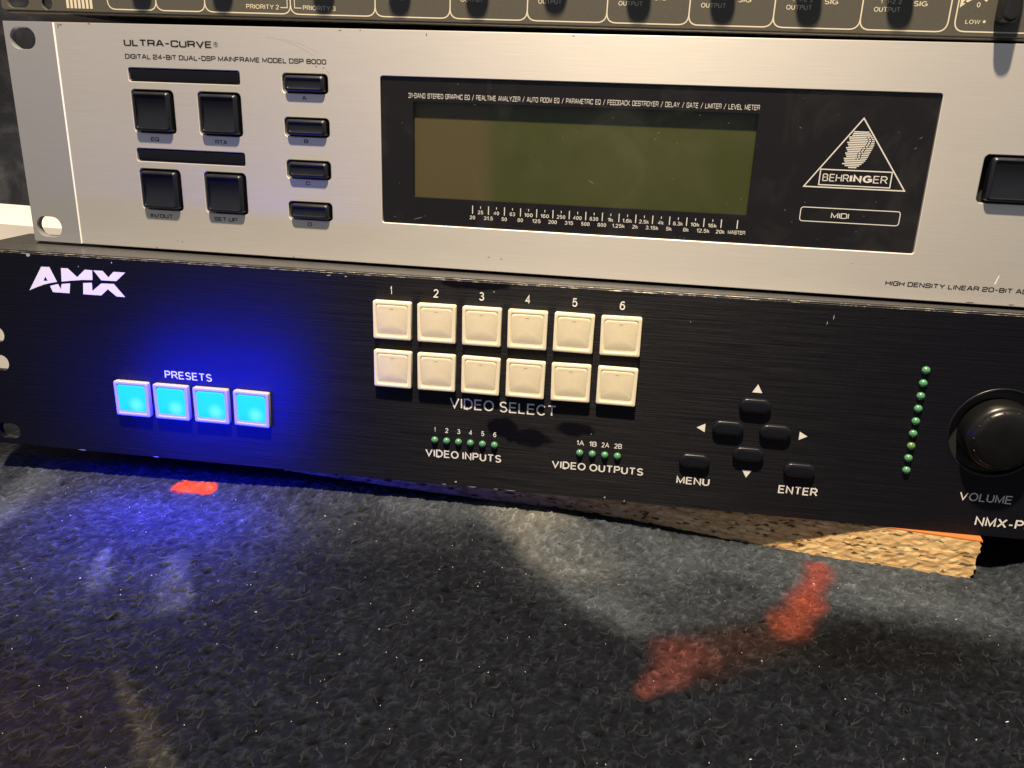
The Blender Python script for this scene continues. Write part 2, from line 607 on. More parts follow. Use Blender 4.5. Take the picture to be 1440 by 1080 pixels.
def square_text(s, x0, x1, z0, z1, mat, parent, t=0.15, y=INK, gap=0.20, space=0.50):
    t_ = t
    x = 0.0
    polys = []
    for ch in s:
        if ch == ' ':
            x += space
            continue
        w, st = GLY[ch]
        for pts, cl in st:
            pp = soften([(p[0] + x,) + tuple(p[1:]) for p in pts], 0.26, bool(cl))
            polys += ribbon(pp, t_, bool(cl))
        x += w + gap + t_ * 0.6
    x -= gap + t_ * 0.6
    h = z1 - z0
    kz = (h - t_ * h) / 1.0
    kx = (x1 - x0 - t_ * h) / max(x, 1e-6) if x > 0.01 else kz
    out = []
    for q in polys:
        out.append([(x0 + t_ * h / 2 + a * kx, z0 + t_ * h / 2 + b * kz) for a, b in q])
    return flat('lettering', out, mat, parent, y)

def arc(cx, cz, rx, rz, a0, a1, n=10):
    return [(cx + rx * math.cos(math.radians(a0 + (a1 - a0) * i / n)), cz + rz * math.sin(math.radians(a0 + (a1 - a0) * i / n))) for i in range(n + 1)]

# plain upright grotesque alphabet, drawn as strokes
def _sans():
    C = {}
    C['A'] = (.86, [([(0, 0), (.43, 1), (.86, 0)], 0), ([(.15, .34), (.71, .34)], 0)])
    C['B'] = (.66, [([(0, 0), (0, 1)], 0), ([(0, 1), (.36, 1)] + arc(.36, .765, .25, .235, 90, -90) + [(0, .53)], 0), ([(.3, .53), (.38, .53)] + arc(.38, .265, .28, .265, 90, -90) + [(0, 0)], 0)])
    C['C'] = (.74, [(arc(.40, .5, .40, .5, 42, 318, 16), 0)])
    C['D'] = (.72, [([(0, 0), (0, 1), (.30, 1)] + arc(.30, .5, .42, .5, 90, -90, 12) + [(.3, 0)], 1)])
    C['E'] = (.60, [([(.60, 1), (0, 1), (0, 0), (.62, 0)], 0), ([(0, .52), (.55, .52)], 0)])
    C['F'] = (.56, [([(.56, 1), (0, 1), (0, 0)], 0), ([(0, .52), (.50, .52)], 0)])
    C['G'] = (.80, [(arc(.40, .5, .40, .5, 45, 320, 16) + [(.78, .17), (.78, .46), (.42, .46)], 0)])
    C['H'] = (.68, [([(0, 0), (0, 1)], 0), ([(.68, 0), (.68, 1)], 0), ([(0, .52), (.68, .52)], 0)])
    C['I'] = (0.0, [([(0, 0), (0, 1)], 0)])
    C['L'] = (.52, [([(0, 1), (0, 0), (.52, 0)], 0)])
    C['M'] = (.80, [([(0, 0), (0, 1), (.40, .08), (.80, 1), (.80, 0)], 0)])
    C['N'] = (.68, [([(0, 0), (0, 1), (.68, 0), (.68, 1)], 0)])
    C['O'] = (.84, [(arc(.42, .5, .42, .5, 0, 342, 19), 1)])
    C['P'] = (.62, [([(0, 0), (0, 1), (.36, 1)] + arc(.36, .735, .27, .265, 90, -90) + [(0, .47)], 0)])
    C['R'] = (.68, [([(0, 0), (0, 1), (.38, 1)] + arc(.38, .74, .27, .26, 90, -90) + [(0, .48)], 0), ([(.36, .48), (.70, 0)], 0)])
    C['S'] = (.64, [(arc(.33, .755, .29, .245, 25, 255, 12) + [(.33, .49)] + arc(.33, .25, .31, .25, 70, -155, 12), 0)])
    C['T'] = (.68, [([(0, 1), (.68, 1)], 0), ([(.34, 1), (.34, 0)], 0)])
    C['U'] = (.66, [([(0, 1), (0, .33)] + arc(.33, .33, .33, .33, 180, 360) + [(.66, 1)], 0)])
    C['V'] = (.78, [([(0, 1), (.39, 0), (.78, 1)], 0)])
    C['W'] = (1.16, [([(0, 1), (.29, 0), (.58, 1), (.87, 0), (1.16, 1)], 0)])
    C['X'] = (.74, [([(0, 1), (.74, 0)], 0), ([(0, 0), (.74, 1)], 0)])
    C['Y'] = (.76, [([(0, 1), (.38, .45), (.76, 1)], 0), ([(.38, .45), (.38, 0)], 0)])
    C['0'] = (.54, [(arc(.27, .5, .27, .5, 0, 342, 19), 1)])
    C['1'] = (.26, [([(0, .74), (.26, 1), (.26, 0)], 0)])
    C['2'] = (.56, [(arc(.28, .73, .27, .27, 170, -35) + [(0, 0), (.57, 0)], 0)])
    C['3'] = (.56, [(arc(.27, .755, .24, .245, 155, -80), 0), ([(.2, .53)] + arc(.27, .265, .29, .265, 80, -160), 0)])
    C['4'] = (.58, [([(.42, 0), (.42, 1), (0, .28), (.58, .28)], 0)])
    C['5'] = (.56, [([(.52, 1), (.10, 1), (.03, .50)] + arc(.27, .33, .29, .33, 130, -155), 0)])
    C['6'] = (.56, [(arc(.28, .32, .28, .32, 0, 342, 19), 1), (arc(.34, .46, .34, .54, 180, 55), 0)])
    C['8'] = (.56, [(arc(.28, .76, .24, .24, 0, 342, 19), 1), (arc(.28, .26, .28, .26, 0, 342, 19), 1)])
    C['k'] = (.46, [([(0, 0), (0, 1)], 0), ([(.42, .66), (.03, .30)], 0), ([(.16, .42), (.46, 0)], 0)])
    C['-'] = (.32, [([(0, .36), (.32, .36)], 0)])
    C['+'] = (.5, [([(0, .45), (.5, .45)], 0), ([(.25, .2), (.25, .7)], 0)])
    C['.'] = (0.0, [([(0, -.06), (0, .10)], 0)])
    return C
SANS = _sans()

def text(s, x0, x1, z0, z1, mat, parent, bold=0.15, y=INK):
    """upright grotesque lettering fitted to the box; bold = stroke width over capital height"""
    t = bold
    x, polys = 0.0, []
    for ch in s:
        if ch == ' ':
            x += 0.36
            continue
        w, st = SANS[ch]
        for pts, cl in st:
            polys += ribbon([(p[0] + x, p[1]) for p in pts], t, bool(cl))
        x += w + 0.15 + t * 0.9
    x -= 0.15 + t * 0.9
    h = z1 - z0
    kz = h * (1 - t)
    tx = t * h
    kx = (x1 - x0 - tx) / x if x > 0.05 else kz
    return flat('lettering', [[(x0 + tx / 2 + a * kx, z0 + tx / 2 + b * kz) for a, b in q] for q in polys], mat, parent, y)

# ================================================================== 1. carpet (heightfield), fibres, lint
XF, YF = 366.0, -8.2             # where the board's front crosses the front edge of the black unit
def board_y(x):
    return YF - 0.1 * (x - XF)

def vnoise(x, y, seed):
    """smooth gradient noise on arrays, about -1..1"""
    r = np.random.default_rng(seed)
    perm = r.permutation(4096)
    ang = r.random(4096) * 2 * np.pi
    xi = np.floor(x).astype(int); yi = np.floor(y).astype(int)
    xf = x - xi; yf = y - yi
    def g(ix, iy, dx, dy):
        h = ang[perm[(ix * 131 + perm[iy % 4096]) % 4096]]
        return np.cos(h) * dx + np.sin(h) * dy
    u = xf * xf * xf * (xf * (xf * 6 - 15) + 10); v = yf * yf * yf * (yf * (yf * 6 - 15) + 10)
    a = g(xi, yi, xf, yf); b = g(xi + 1, yi, xf - 1, yf)
    c = g(xi, yi + 1, xf, yf - 1); d = g(xi + 1, yi + 1, xf - 1, yf - 1)
    return ((a + (b - a) * u) + ((c + (d - c) * u) - (a + (b - a) * u)) * v) * 1.4

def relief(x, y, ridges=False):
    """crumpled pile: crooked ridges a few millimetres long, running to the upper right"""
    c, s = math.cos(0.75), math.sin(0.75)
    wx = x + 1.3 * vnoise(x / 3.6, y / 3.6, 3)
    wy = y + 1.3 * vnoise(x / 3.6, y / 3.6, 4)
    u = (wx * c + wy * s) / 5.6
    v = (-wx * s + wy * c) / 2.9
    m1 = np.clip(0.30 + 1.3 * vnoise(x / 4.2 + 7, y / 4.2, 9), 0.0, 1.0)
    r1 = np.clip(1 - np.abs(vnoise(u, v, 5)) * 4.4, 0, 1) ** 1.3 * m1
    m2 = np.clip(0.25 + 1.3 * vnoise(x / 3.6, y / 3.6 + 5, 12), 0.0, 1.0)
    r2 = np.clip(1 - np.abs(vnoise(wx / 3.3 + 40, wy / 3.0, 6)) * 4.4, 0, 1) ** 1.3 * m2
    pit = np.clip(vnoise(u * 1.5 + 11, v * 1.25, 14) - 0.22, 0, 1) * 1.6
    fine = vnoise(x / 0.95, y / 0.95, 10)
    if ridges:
        return 0.80 + 2.1 * r1 + 1.7 * r2 - 0.80 * np.clip(pit, 0, 0.75) + 0.20 * fine  # colour factor: painted light on ridges, painted shade in pits
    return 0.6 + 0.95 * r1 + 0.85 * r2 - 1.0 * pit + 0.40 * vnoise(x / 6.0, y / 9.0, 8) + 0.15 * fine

def base_z(x, y):
    """large form of the carpet in mm (0 = bottom edge of the silver unit)"""
    k = np.interp(x, [-120, -20, 30, 80, 120, 170, 235, 262, 285, 304, 345, 408, 422, 480], [-103, -102.2, -101.2, -100.0, -97.9, -97.9, -98.3, -100.6, -103.0, -104.6, -106.2, -105.0, -98.0, -97.0])
    far = -105.6 + 1.0 * np.sin(x / 70.0 + 0.6) * np.cos(y / 55.0) - np.clip(-y - 60, 0, 400) * 0.03
    w = np.exp(-((y + 7.0) / 17.0) ** 2)
    z = far * (1 - w) + k * w
    # pressed flat where the board lies
    inside = 1 / (1 + np.exp(-(y - board_y(x) - 1.0) / 0.7)) * 1 / (1 + np.exp(-(x - 101) / 2.0)) * 1 / (1 + np.exp((x - 399.5) / 1.2))
    behind = 1 / (1 + np.exp(-(y - 6) / 5.0))
    flatk = np.maximum(inside, behind * 0.9)
    return z * (1 - flatk) + (-106.6) * flatk, flatk

def seg_d(x, y, ax, ay, bx, by):
    dx, dy = bx - ax, by - ay
    t = np.clip(((x - ax) * dx + (y - ay) * dy) / (dx * dx + dy * dy), 0, 1)
    return np.hypot(x - ax - t * dx, y - ay - t * dy), t

def carpet_print(x, y):
    """printed pattern of the felt: black ground with grey and red strokes"""
    n = vnoise(x / 14.0, y / 14.0, 21) + 0.5 * vnoise(x / 5.0, y / 5.0, 22)
    fine = vnoise(x / 1.6, y / 1.6, 23)
    px = x + 2.6 * vnoise(x / 16.0, y / 16.0, 24) + 1.0 * fine
    py = y + 2.6 * vnoise(x / 16.0, y / 16.0, 25) + 1.0 * fine
    col = np.zeros(x.shape + (3,))
    col[:] = (0.0056, 0.0068, 0.0100)
    def lay(c, m):
        m = np.clip(m, 0, 1)[..., None]
        col[:] = col * (1 - m) + np.array(c) * m
    def blob(c, cx, cy, rx, ry, k=1.0, rot=0.0, soft=0.55):
        ca, sa = math.cos(rot), math.sin(rot)
        u = ((px - cx) * ca + (py - cy) * sa) / rx
        v = (-(px - cx) * sa + (py - cy) * ca) / ry
        d = np.sqrt(u * u + v * v)
        m = np.clip((1 + soft - d) / (2 * soft), 0, 1)
        lay(c, k * m * m * (3 - 2 * m))
    def stroke(c, a, b, wa, wb, k=1.0, soft=0.5):
        d, t = seg_d(px, py, *a, *b)
        d = d / (wa + (wb - wa) * t)
        m = np.clip((1 + soft - d) / (2 * soft), 0, 1)
        lay(c, k * m * m * (3 - 2 * m))
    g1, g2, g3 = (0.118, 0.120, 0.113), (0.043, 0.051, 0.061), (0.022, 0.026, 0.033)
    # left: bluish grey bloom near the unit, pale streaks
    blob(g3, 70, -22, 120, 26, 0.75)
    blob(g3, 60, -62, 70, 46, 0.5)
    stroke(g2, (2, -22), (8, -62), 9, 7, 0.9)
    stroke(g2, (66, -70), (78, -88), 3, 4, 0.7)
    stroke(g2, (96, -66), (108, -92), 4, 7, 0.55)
    stroke((0.045, 0.044, 0.034), (113, -128), (150, -166), 1.5, 4.0, 0.4, 0.9)
    blob((0.010, 0.007, 0.0085), 90, -150, 46, 22, 0.5)
    # middle and right: grey band along the board
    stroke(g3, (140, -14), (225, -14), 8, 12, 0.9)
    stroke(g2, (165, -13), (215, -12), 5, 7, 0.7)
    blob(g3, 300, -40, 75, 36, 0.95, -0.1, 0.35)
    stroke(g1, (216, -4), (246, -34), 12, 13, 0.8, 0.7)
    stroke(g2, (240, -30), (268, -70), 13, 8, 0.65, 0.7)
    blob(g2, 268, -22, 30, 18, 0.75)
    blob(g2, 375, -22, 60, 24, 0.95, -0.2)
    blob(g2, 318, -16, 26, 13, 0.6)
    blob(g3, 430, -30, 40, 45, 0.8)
    # black wedge right of the red stroke
    blob((0.0030, 0.0032, 0.0038), 345, -66, 44, 17, 0.95, 0.10, 0.6)
    # red strokes
    red, dull = (0.135, 0.030, 0.024), (0.058, 0.020, 0.019)
    stroke((0.018, 0.010, 0.009), (320, -64), (288, -86), 8, 10, 0.85, 0.8)
    stroke(dull, (286, -84), (276, -104), 9, 3, 0.85, 0.8)
    stroke(red, (340, -15), (331, -42), 4, 6, 0.85, 0.8)
    stroke((0.130, 0.030, 0.018), (330, -44), (323, -60), 6, 6, 0.8, 0.8)
    stroke((0.45, 0.048, 0.008), (69, -17.5), (82, -17), 3.8, 3.2, 1.0, 0.3)
    col *= np.clip(1 + 0.24 * n + 0.12 * fine, 0.4, 1.7)[..., None]
    return col

def axis(lo, f0, f1, hi, step, coarse):
    a = np.arange(f0, f1, step)
    def out(d, end):
        v, p, s = [], d, coarse * 0.25
        return v
    left = f0 - np.cumsum(np.linspace(step * 2, coarse, 24)); left = left[left > lo][::-1]
    right = a[-1] + np.cumsum(np.linspace(step * 2, coarse, 24)); right = right[right < hi]
    return np.concatenate([[lo], left, a, right, [hi]])

gx = axis(-500, -62, 446, 900, 0.62, 40)
gy = axis(-600, -186, 22, 160, 0.62, 40)
X, Y = np.meshgrid(gx, gy)
bz, flatk = base_z(X, Y)
rel = relief(X, Y)
# relief fades out of the finely modelled area so that coarse cells stay calm
fade = np.clip((X + 75) / 15, 0, 1) * np.clip((460 - X) / 15, 0, 1) * np.clip((Y + 200) / 14, 0, 1) * np.clip((34 - Y) / 12, 0, 1)
Z = bz + (rel - 0.6) * 0.85 * fade * (1 - 0.95 * flatk)
nx, ny = len(gx), len(gy)
co = np.stack([X * MM, Y * MM, (Z + OFF) * MM], -1).reshape(-1, 3)
idx = np.arange(nx * ny).reshape(ny, nx)
quads = np.stack([idx[:-1, :-1], idx[:-1, 1:], idx[1:, 1:], idx[1:, :-1]], -1).reshape(-1, 4)

def fast_mesh(name, co, faces, col=None):
    me = bpy.data.meshes.new(name)
    k = faces.shape[1]
    me.vertices.add(len(co)); me.vertices.foreach_set('co', co.astype(np.float32).ravel())
    me.loops.add(faces.size); me.loops.foreach_set('vertex_index', faces.astype(np.int32).ravel())
    me.polygons.add(len(faces))
    me.polygons.foreach_set('loop_start', np.arange(0, faces.size, k, dtype=np.int32))
    me.update(calc_edges=True)
    if col is not None:
        at = me.attributes.new('print', 'FLOAT_COLOR', 'POINT')
        c4 = np.ones((len(co), 4), np.float32)
        c4[:, :3] = col
        at.data.foreach_set('color', c4.ravel())
    return me
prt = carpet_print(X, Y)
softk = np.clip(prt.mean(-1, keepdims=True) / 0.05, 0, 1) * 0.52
ridge_shade = np.clip(relief(X, Y, True), 0.12, 4.0)[..., None]
tinted = prt * (ridge_shade * (1 - softk) + (0.92 + 0.12 * ridge_shade) * softk)
me = fast_mesh('carpet', co, quads, tinted.reshape(-1, 3))   # light on ridges and shade in pits painted into the colour
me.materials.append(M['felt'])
me.shade_smooth()
carpet = bpy.data.objects.new('carpet', me)
link(carpet)
carpet['kind'] = 'structure'
carpet['label'] = 'black felt carpet with blurred grey and red print under the units'

def surf(x, y):
    b, f = base_z(x, y)
    return b + (relief(x, y) - 0.6) * 0.85 * (1 - 0.95 * f)

# fibres: short curled hairs lying in the pile
NF = 9000
fx = rng.uniform(-60, 444, NF); fy = rng.uniform(-184, 8, NF)
ok = ~((fx > 98) & (fx < 401) & (fy > board_y(fx) - 0.1)) & (fy < 6)
fx, fy = fx[ok], fy[ok]
NF = len(fx)
ang = rng.normal(0.7, 0.9, NF); ln = rng.uniform(0.7, 2.0, NF); bend = rng.normal(0, 1.1, NF)
lift = rng.uniform(0.05, 0.55, NF)
fz0 = surf(fx, fy)
pts = []
for k, u in enumerate((0.0, 0.5, 1.0)):
    a = ang + bend * (u - 0.5)
    xx = fx + np.cos(a) * ln * u; yy = fy + np.sin(a) * ln * u
    zz = np.maximum(fz0, surf(xx, yy)) * 0.6 + fz0 * 0.4 + lift * (u * (1.4 - u)) * 1.5 + 0.02
    pts.append((xx, yy, zz, a))
vs = []
for (xx, yy, zz, a), wd in zip(pts, (0.045, 0.04, 0.015)):
    ox, oy = -np.sin(a) * wd, np.cos(a) * wd
    vs.append(np.stack([xx - ox, yy - oy, zz], -1)); vs.append(np.stack([xx + ox, yy + oy, zz + 0.03], -1))
V = np.stack(vs, 1).reshape(-1, 3)
b0 = (np.arange(NF) * 6)[:, None]
F = np.concatenate([b0 + np.array([[0, 1, 3, 2]]), b0 + np.array([[2, 3, 5, 4]])])
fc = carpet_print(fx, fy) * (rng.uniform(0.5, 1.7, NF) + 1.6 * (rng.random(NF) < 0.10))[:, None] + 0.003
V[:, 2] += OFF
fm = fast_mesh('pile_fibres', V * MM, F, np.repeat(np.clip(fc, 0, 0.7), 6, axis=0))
fm.materials.append(M['fibre'])
fo = bpy.data.objects.new('pile_fibres', fm)
link(fo)
fo['kind'] = 'stuff'
fo['label'] = 'short curled hairs lying over the felt carpet'

# raised creases: short crooked threads that stand up from the felt, often two meeting in a nub
V = []; F = []; Cc = []
cells = [(cx + rng.uniform(-2.6, 2.6), cy + rng.uniform(-3.4, 3.4)) for cx in np.arange(-58, 446, 4.4) for cy in np.arange(-184, 0, 5.8)]
pts = np.array(cells)
keep = ~((pts[:, 0] > 96) & (pts[:, 1] > board_y(pts[:, 0]) - 5.0)) & (pts[:, 1] < -6)
pts = pts[keep]
starts = []
for (px_, py_) in pts:
    lean = 1.18 + 0.35 * math.sin(px_ / 95.0 - 0.6)
    strong = rng.random() ** 2.4
    starts.append((px_, py_, rng.normal(lean, 0.33), rng.uniform(2.2, 7.0), 0.22 + 1.25 * strong))
    if rng.random() < 0.42:
        starts.append((px_, py_, rng.normal(lean + 1.25, 0.35), rng.uniform(2.0, 5.0), 0.3 + 0.9 * strong))
NS = 7
sx0 = np.array([q[0] for q in starts]); sy0 = np.array([q[1] for q in starts])
sa = np.array([q[2] for q in starts]); sl = np.array([q[3] for q in starts]); sb = np.array([q[4] for q in starts])
curl = rng.normal(0, 0.55, len(starts)); wig = rng.uniform(0, 6.28, len(starts))
xs_, ys_ = [sx0], [sy0]
for k in range(NS - 1):
    a = sa + curl * (k / NS) + 0.22 * np.sin(wig + k * 1.1)
    xs_.append(xs_[-1] + np.cos(a) * sl / (NS - 1)); ys_.append(ys_[-1] + np.sin(a) * sl / (NS - 1))
rows_ = []
for k in range(NS):
    u = k / (NS - 1)
    a = sa + curl * u
    wd = (0.42 - 0.24 * u) * (0.7 + 0.3 * sb)
    hgt = (0.50 * (1 - u) ** 0.7 + 0.05) * (0.55 + 0.35 * sb)
    ox, oy = -np.sin(a) * wd, np.cos(a) * wd
    zc = surf(xs_[k], ys_[k])
    base_c = carpet_print(xs_[k], ys_[k])
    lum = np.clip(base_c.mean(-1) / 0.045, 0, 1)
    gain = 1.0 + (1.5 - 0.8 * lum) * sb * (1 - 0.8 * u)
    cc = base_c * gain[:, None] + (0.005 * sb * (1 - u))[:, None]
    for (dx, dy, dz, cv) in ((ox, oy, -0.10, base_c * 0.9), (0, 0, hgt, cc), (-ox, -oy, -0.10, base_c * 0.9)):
        V.append(np.stack([xs_[k] + dx, ys_[k] + dy, zc + dz + OFF], -1)); Cc.append(cv)
n_ = len(starts)
V = np.stack(V, 1).reshape(-1, 3); Cc = np.stack(Cc, 1).reshape(-1, 3)
b0 = (np.arange(n_) * 3 * NS)[:, None]
F = np.concatenate([b0 + np.array([[3 * k + j, 3 * k + j + 1, 3 * k + j + 4, 3 * k + j + 3]]) for k in range(NS - 1) for j in (0, 1)])
sm = fast_mesh('raised_creases', V * MM, F, np.clip(Cc, 0, 0.6))
sm.materials.append(M['fibre'])
sm.shade_smooth()
so = bpy.data.objects.new('raised_creases', sm)
link(so)
so['kind'] = 'stuff'
so['label'] = 'fine raised creases standing up from the dark felt'

# lint: tiny white flecks of dust on the carpet
NL = 210
lx = rng.uniform(-50, 436, NL); ly = rng.uniform(-182, -16, NL)
lz = surf(lx, ly)
V = []; F = []
for i in range(NL):
    a = rng.uniform(0, 6.28); l = rng.choice([0.25, 0.35, 0.5, 0.9], p=[.5, .28, .17, .05]); w = rng.uniform(0.14, 0.24)
    d = np.array([math.cos(a), math.sin(a), rng.uniform(-.2, .4)]); e = np.array([-math.sin(a), math.cos(a), 0])
    c = np.array([lx[i], ly[i], lz[i] + 0.22 + OFF])
    k = len(V)
    V += [c - d * l / 2 - e * w / 2, c - d * l / 2 + e * w / 2, c + d * l / 2 + e * w / 3, c + d * l / 2 - e * w / 3, c + np.array([0, 0, w])]
    F += [(k, k + 1, k + 4), (k + 1, k + 2, k + 4), (k + 2, k + 3, k + 4), (k + 3, k, k + 4)]
lm = fast_mesh('lint', np.array(V) * MM, np.array(F))
lm.materials.append(M['lint'])
lo = bpy.data.objects.new('lint', lm)
link(lo)
lo['kind'] = 'stuff'
lo['label'] = 'tiny white flecks of lint scattered over the dark carpet'

# ================================================================== 2. backdrop cloth and white paper behind the left ends
bx_ = np.linspace(-500, 900, 180); bt = np.linspace(0, 1, 70)
BX, BT = np.meshgrid(bx_, bt)
fold = 9 * vnoise(BX / 60, BT * 5, 31) + 5 * vnoise(BX / 24, BT * 9, 32)
BY = 158 - 26 * np.clip(1 - BT * 6, 0, 1) ** 2 + fold * np.clip(BT * 5, 0, 1)
BZ = -106.5 + 520 * BT
co = np.stack([BX * MM, BY * MM, (BZ + OFF) * MM], -1).reshape(-1, 3)
i2 = np.arange(180 * 70).reshape(70, 180)
q2 = np.stack([i2[:-1, :-1], i2[:-1, 1:], i2[1:, 1:], i2[1:, :-1]], -1).reshape(-1, 4)
bmsh = fast_mesh('cloth_backdrop', co, q2)
bmsh.materials.append(M['cloth'])
bmsh.shade_smooth()
bo = bpy.data.objects.new('cloth_backdrop', bmsh)
link(bo)
bo['kind'] = 'structure'
bo['label'] = 'dark cloth hanging behind the stacked units'

# a folded stack of white paper standing behind the left ends
bm = bmesh.new()
NXp, NZp = 26, 18
grid = []
for j in range(NZp + 1):
    row = []
    for i in range(NXp + 1):
        u, v = i / NXp, j / NZp
        x = -175 + 205 * u
        z = -106 + 101.5 * v
        y = 62 + 2.2 * math.sin(u * 9 + v * 2) * (1 - v) + (9 * max(0, 0.72 - v) if v < 0.72 else 0) - 3 * max(0.0, 0.9 - v)
        row.append(bm.verts.new((x, y, z + 0.8 * math.sin(u * 7))))
    grid.append(row)
for j in range(NZp):
    for i in range(NXp):
        bm.faces.new((grid[j][i], grid[j][i + 1], grid[j + 1][i + 1], grid[j + 1][i]))
back = [[bm.verts.new(v.co + Vector((0, 60, 0))) for v in (grid[0][i], grid[NZp][i])] for i in range(NXp + 1)]
for i in range(NXp):
    bm.faces.new((grid[NZp][i], grid[NZp][i + 1], back[i + 1][1], back[i][1]))
    bm.faces.new((back[i][0], back[i][1], back[i + 1][1], back[i + 1][0]))
po = finish('paper_stack', bm, M['paper'], None, smooth=30)
po.location = W(0, 0, 0)
po['label'] = 'white folded paper standing behind the left ends of the stacked units'
po['category'] = 'paper'

# ================================================================== 3. chipboard offcut
brd = empty('chipboard_offcut', W(398.2, board_y(398.2), -88.95), 'short chipboard offcut with a rough sawn edge lying under the black unit', 'board', rz=-math.atan(0.1))
bm = bmesh.new()
NXc, NZc = 150, 12
Lb, Tb = 299.0, 17.3
def jag(z):
    return 0.55 * math.sin(z * 2.1) + 0.4 * math.sin(z * 5.3 + 1)
rows = []
for j in range(NZc + 1):
    z = -0.5 - (Tb - 0.5) * j / NZc
    rows.append([bm.verts.new((-Lb * i / NXc + (jag(z) - 0.35 * j * 0.12 if i == 0 else 0), random.uniform(-0.16, 0.16) if 0 < j < NZc else 0.0, z)) for i in range(NXc + 1)])
for j in range(NZc):
    for i in range(NXc):
        bm.faces.new((rows[j][i], rows[j][i + 1], rows[j + 1][i + 1], rows[j + 1][i]))
# sides, back and bottom
ends = [[bm.verts.new((r[0].co.x, 118, r[0].co.z)) for r in rows], [bm.verts.new((r[-1].co.x, 118, r[0].co.z)) for r in rows]]
for j in range(NZc):
    bm.faces.new((rows[j][0], rows[j + 1][0], ends[0][j + 1], ends[0][j]))
    bm.faces.new((rows[j][-1], ends[1][j], ends[1][j + 1], rows[j + 1][-1]))
    bm.faces.new((ends[0][j], ends[0][j + 1], ends[1][j + 1], ends[1][j]))
core = finish('core', bm, M['chip'], brd)
bm = bmesh.new()
box(bm, -Lb, 0.4, -0.02, 118, -0.5, 0.0)
finish('facing', bm, M['chip_face'], brd)

# ================================================================== 4. silver signal processor (2 units high)
sp = empty('signal_processor', W(0, 0, 0), 'silver rack unit with a dark display window and square black keys, middle of the stack', 'rack unit')
KX, KZ = (62.3, 91.0), (55.45, 24.7)
SK = [68.0 - 16.17 * i for i in range(4)]
holes = [shift(rr(47.4, 5.1, 0.9), 76.6, z) for z in (69.3, 38.45)]
holes += [shift(rr(18.3, 16.6, 1.7), x, z) for x in KX for z in KZ]
holes += [shift(rr(18.5, 7.2, 1.5), 127.2, z) for z in SK]
holes += [shift(rr(27.0, 16.4, 1.7), 388.4, 44.2)]
holes += [shift(rr(200.3, 54.9, 1.0), 257.55, 44.25)]
plate('front_panel', [[(22.55, 0), (482.6, 0), (482.6, 88), (22.55, 88)]] + holes, 0.0, 3.0, 0.28, M['silver'], sp)
slot = [shift(rr(11.4, 8.2, 4.05, 10), 8.0, 81.7), shift(rr(11.8, 8.6, 4.25, 10), 7.9, 6.5)]
plate('rack_ear', [[(0, 0), (22.2, 0), (22.2, 88), (0, 88)]] + slot, -0.25, 3.2, 0.15, M['ear'], sp)
bm = bmesh.new()      # chamfer between ear and panel, its bright glint painted near white
a = [(22.15, -0.22), (22.7, 0.1)]
vs = [bm.verts.new((x, y, z)) for x, y in a for z in (0.15, 87.85)]
bm.faces.new((vs[0], vs[2], vs[3], vs[1]))
finish('edge_chamfer', bm, M['edge'], sp)
bm = bmesh.new()
box(bm, 24, 458, 5.2, 150, 0.8, 87.2)
finish('chassis', bm, M['dark'], sp)
# indicator bars
bm = bmesh.new(); slab(bm, 0, 0, 46.6, 4.4, 0.8, 2.5, 0.25, 0.3)
b0 = finish('indicator_bar', bm, M['gloss'], sp, (76.6, 0, 69.3), 40)
twin(b0, sp, (76.6, 0, 38.45))

def key_mesh(w, h, hh, dish):
    bm = bmesh.new()
    def R(ins, r):
        return rr(w - 2 * ins, h - 2 * ins, r, 6)
    lv = [(R(0, 1.3), 2.6), (R(0, 1.3), -hh + 1.15), (R(0.12, 1.25), -hh + 0.7), (R(0.4, 1.1), -hh + 0.28), (R(0.8, 0.9), -hh + 0.04), (R(1.05, 0.8), -hh)]
    zi = h / 2 - 1.3
    f = lambda x, z: -hh + 0.22 + dish * max(0.0, 1 - (z / zi) ** 2)
    lv.append((rr(w - 2.7, h - 2.7, 0.6, 6), f))
    rings(bm, lv, False)
    gx_ = np.linspace(-w / 2 + 1.15, w / 2 - 1.15, 5); gz_ = np.linspace(-h / 2 + 1.15, h / 2 - 1.15, 17)
    g = [[bm.verts.new((x, f(x, z) + 0.015, z)) for x in gx_] for z in gz_]
    for a in range(16):
        for b in range(4):
            bm.faces.new((g[a][b], g[a][b + 1], g[a + 1][b + 1], g[a + 1][b]))
    return bm
k0 = finish('key', key_mesh(15.9, 15.0, 2.3, 1.05), M['key'], sp, (KX[0], 0, KZ[0]), 50)
for x in KX:
    for z in KZ:
        if (x, z) != (KX[0], KZ[0]):
            twin(k0, sp, (x, 0, z))
k1 = finish('small_key', key_mesh(16.2, 5.9, 2.0, 0.25), M['key'], sp, (127.3, 0, SK[0]), 50)
for z in SK[1:]:
    twin(k1, sp, (127.3, 0, z))
finish('wide_key', key_mesh(22.6, 14.9, 2.2, 0.7), M['key'], sp, (388.5, 0, 44.2), 50)
bi, wi = M['black_ink'], M['white_ink']
square_text('ULTRA-CURVE', 52.3, 89.8, 79.75, 82.45, bi, sp, 0.25)
flat('lettering', ribbon(circ(91.3, 81.2, 0.85, 20), 0.16, True), bi, sp)
text('R', 90.95, 91.75, 80.75, 81.7, bi, sp, 0.21)
square_text('DIGITAL 24-BIT DUAL-DSP MAINFRAME MODEL DSP 8000', 52.2, 136.2, 75.1, 77.05, bi, sp, 0.235)
square_text('EQ', 59.9, 63.4, 44.0, 45.7, bi, sp, 0.21)
square_text('RTA', 88.0, 93.2, 44.0, 45.7, bi, sp, 0.21)
square_text('IN/OUT', 56.2, 66.4, 13.1, 14.8, bi, sp, 0.21)
square_text('SET UP', 84.9, 95.1, 13.3, 15.0, bi, sp, 0.21)
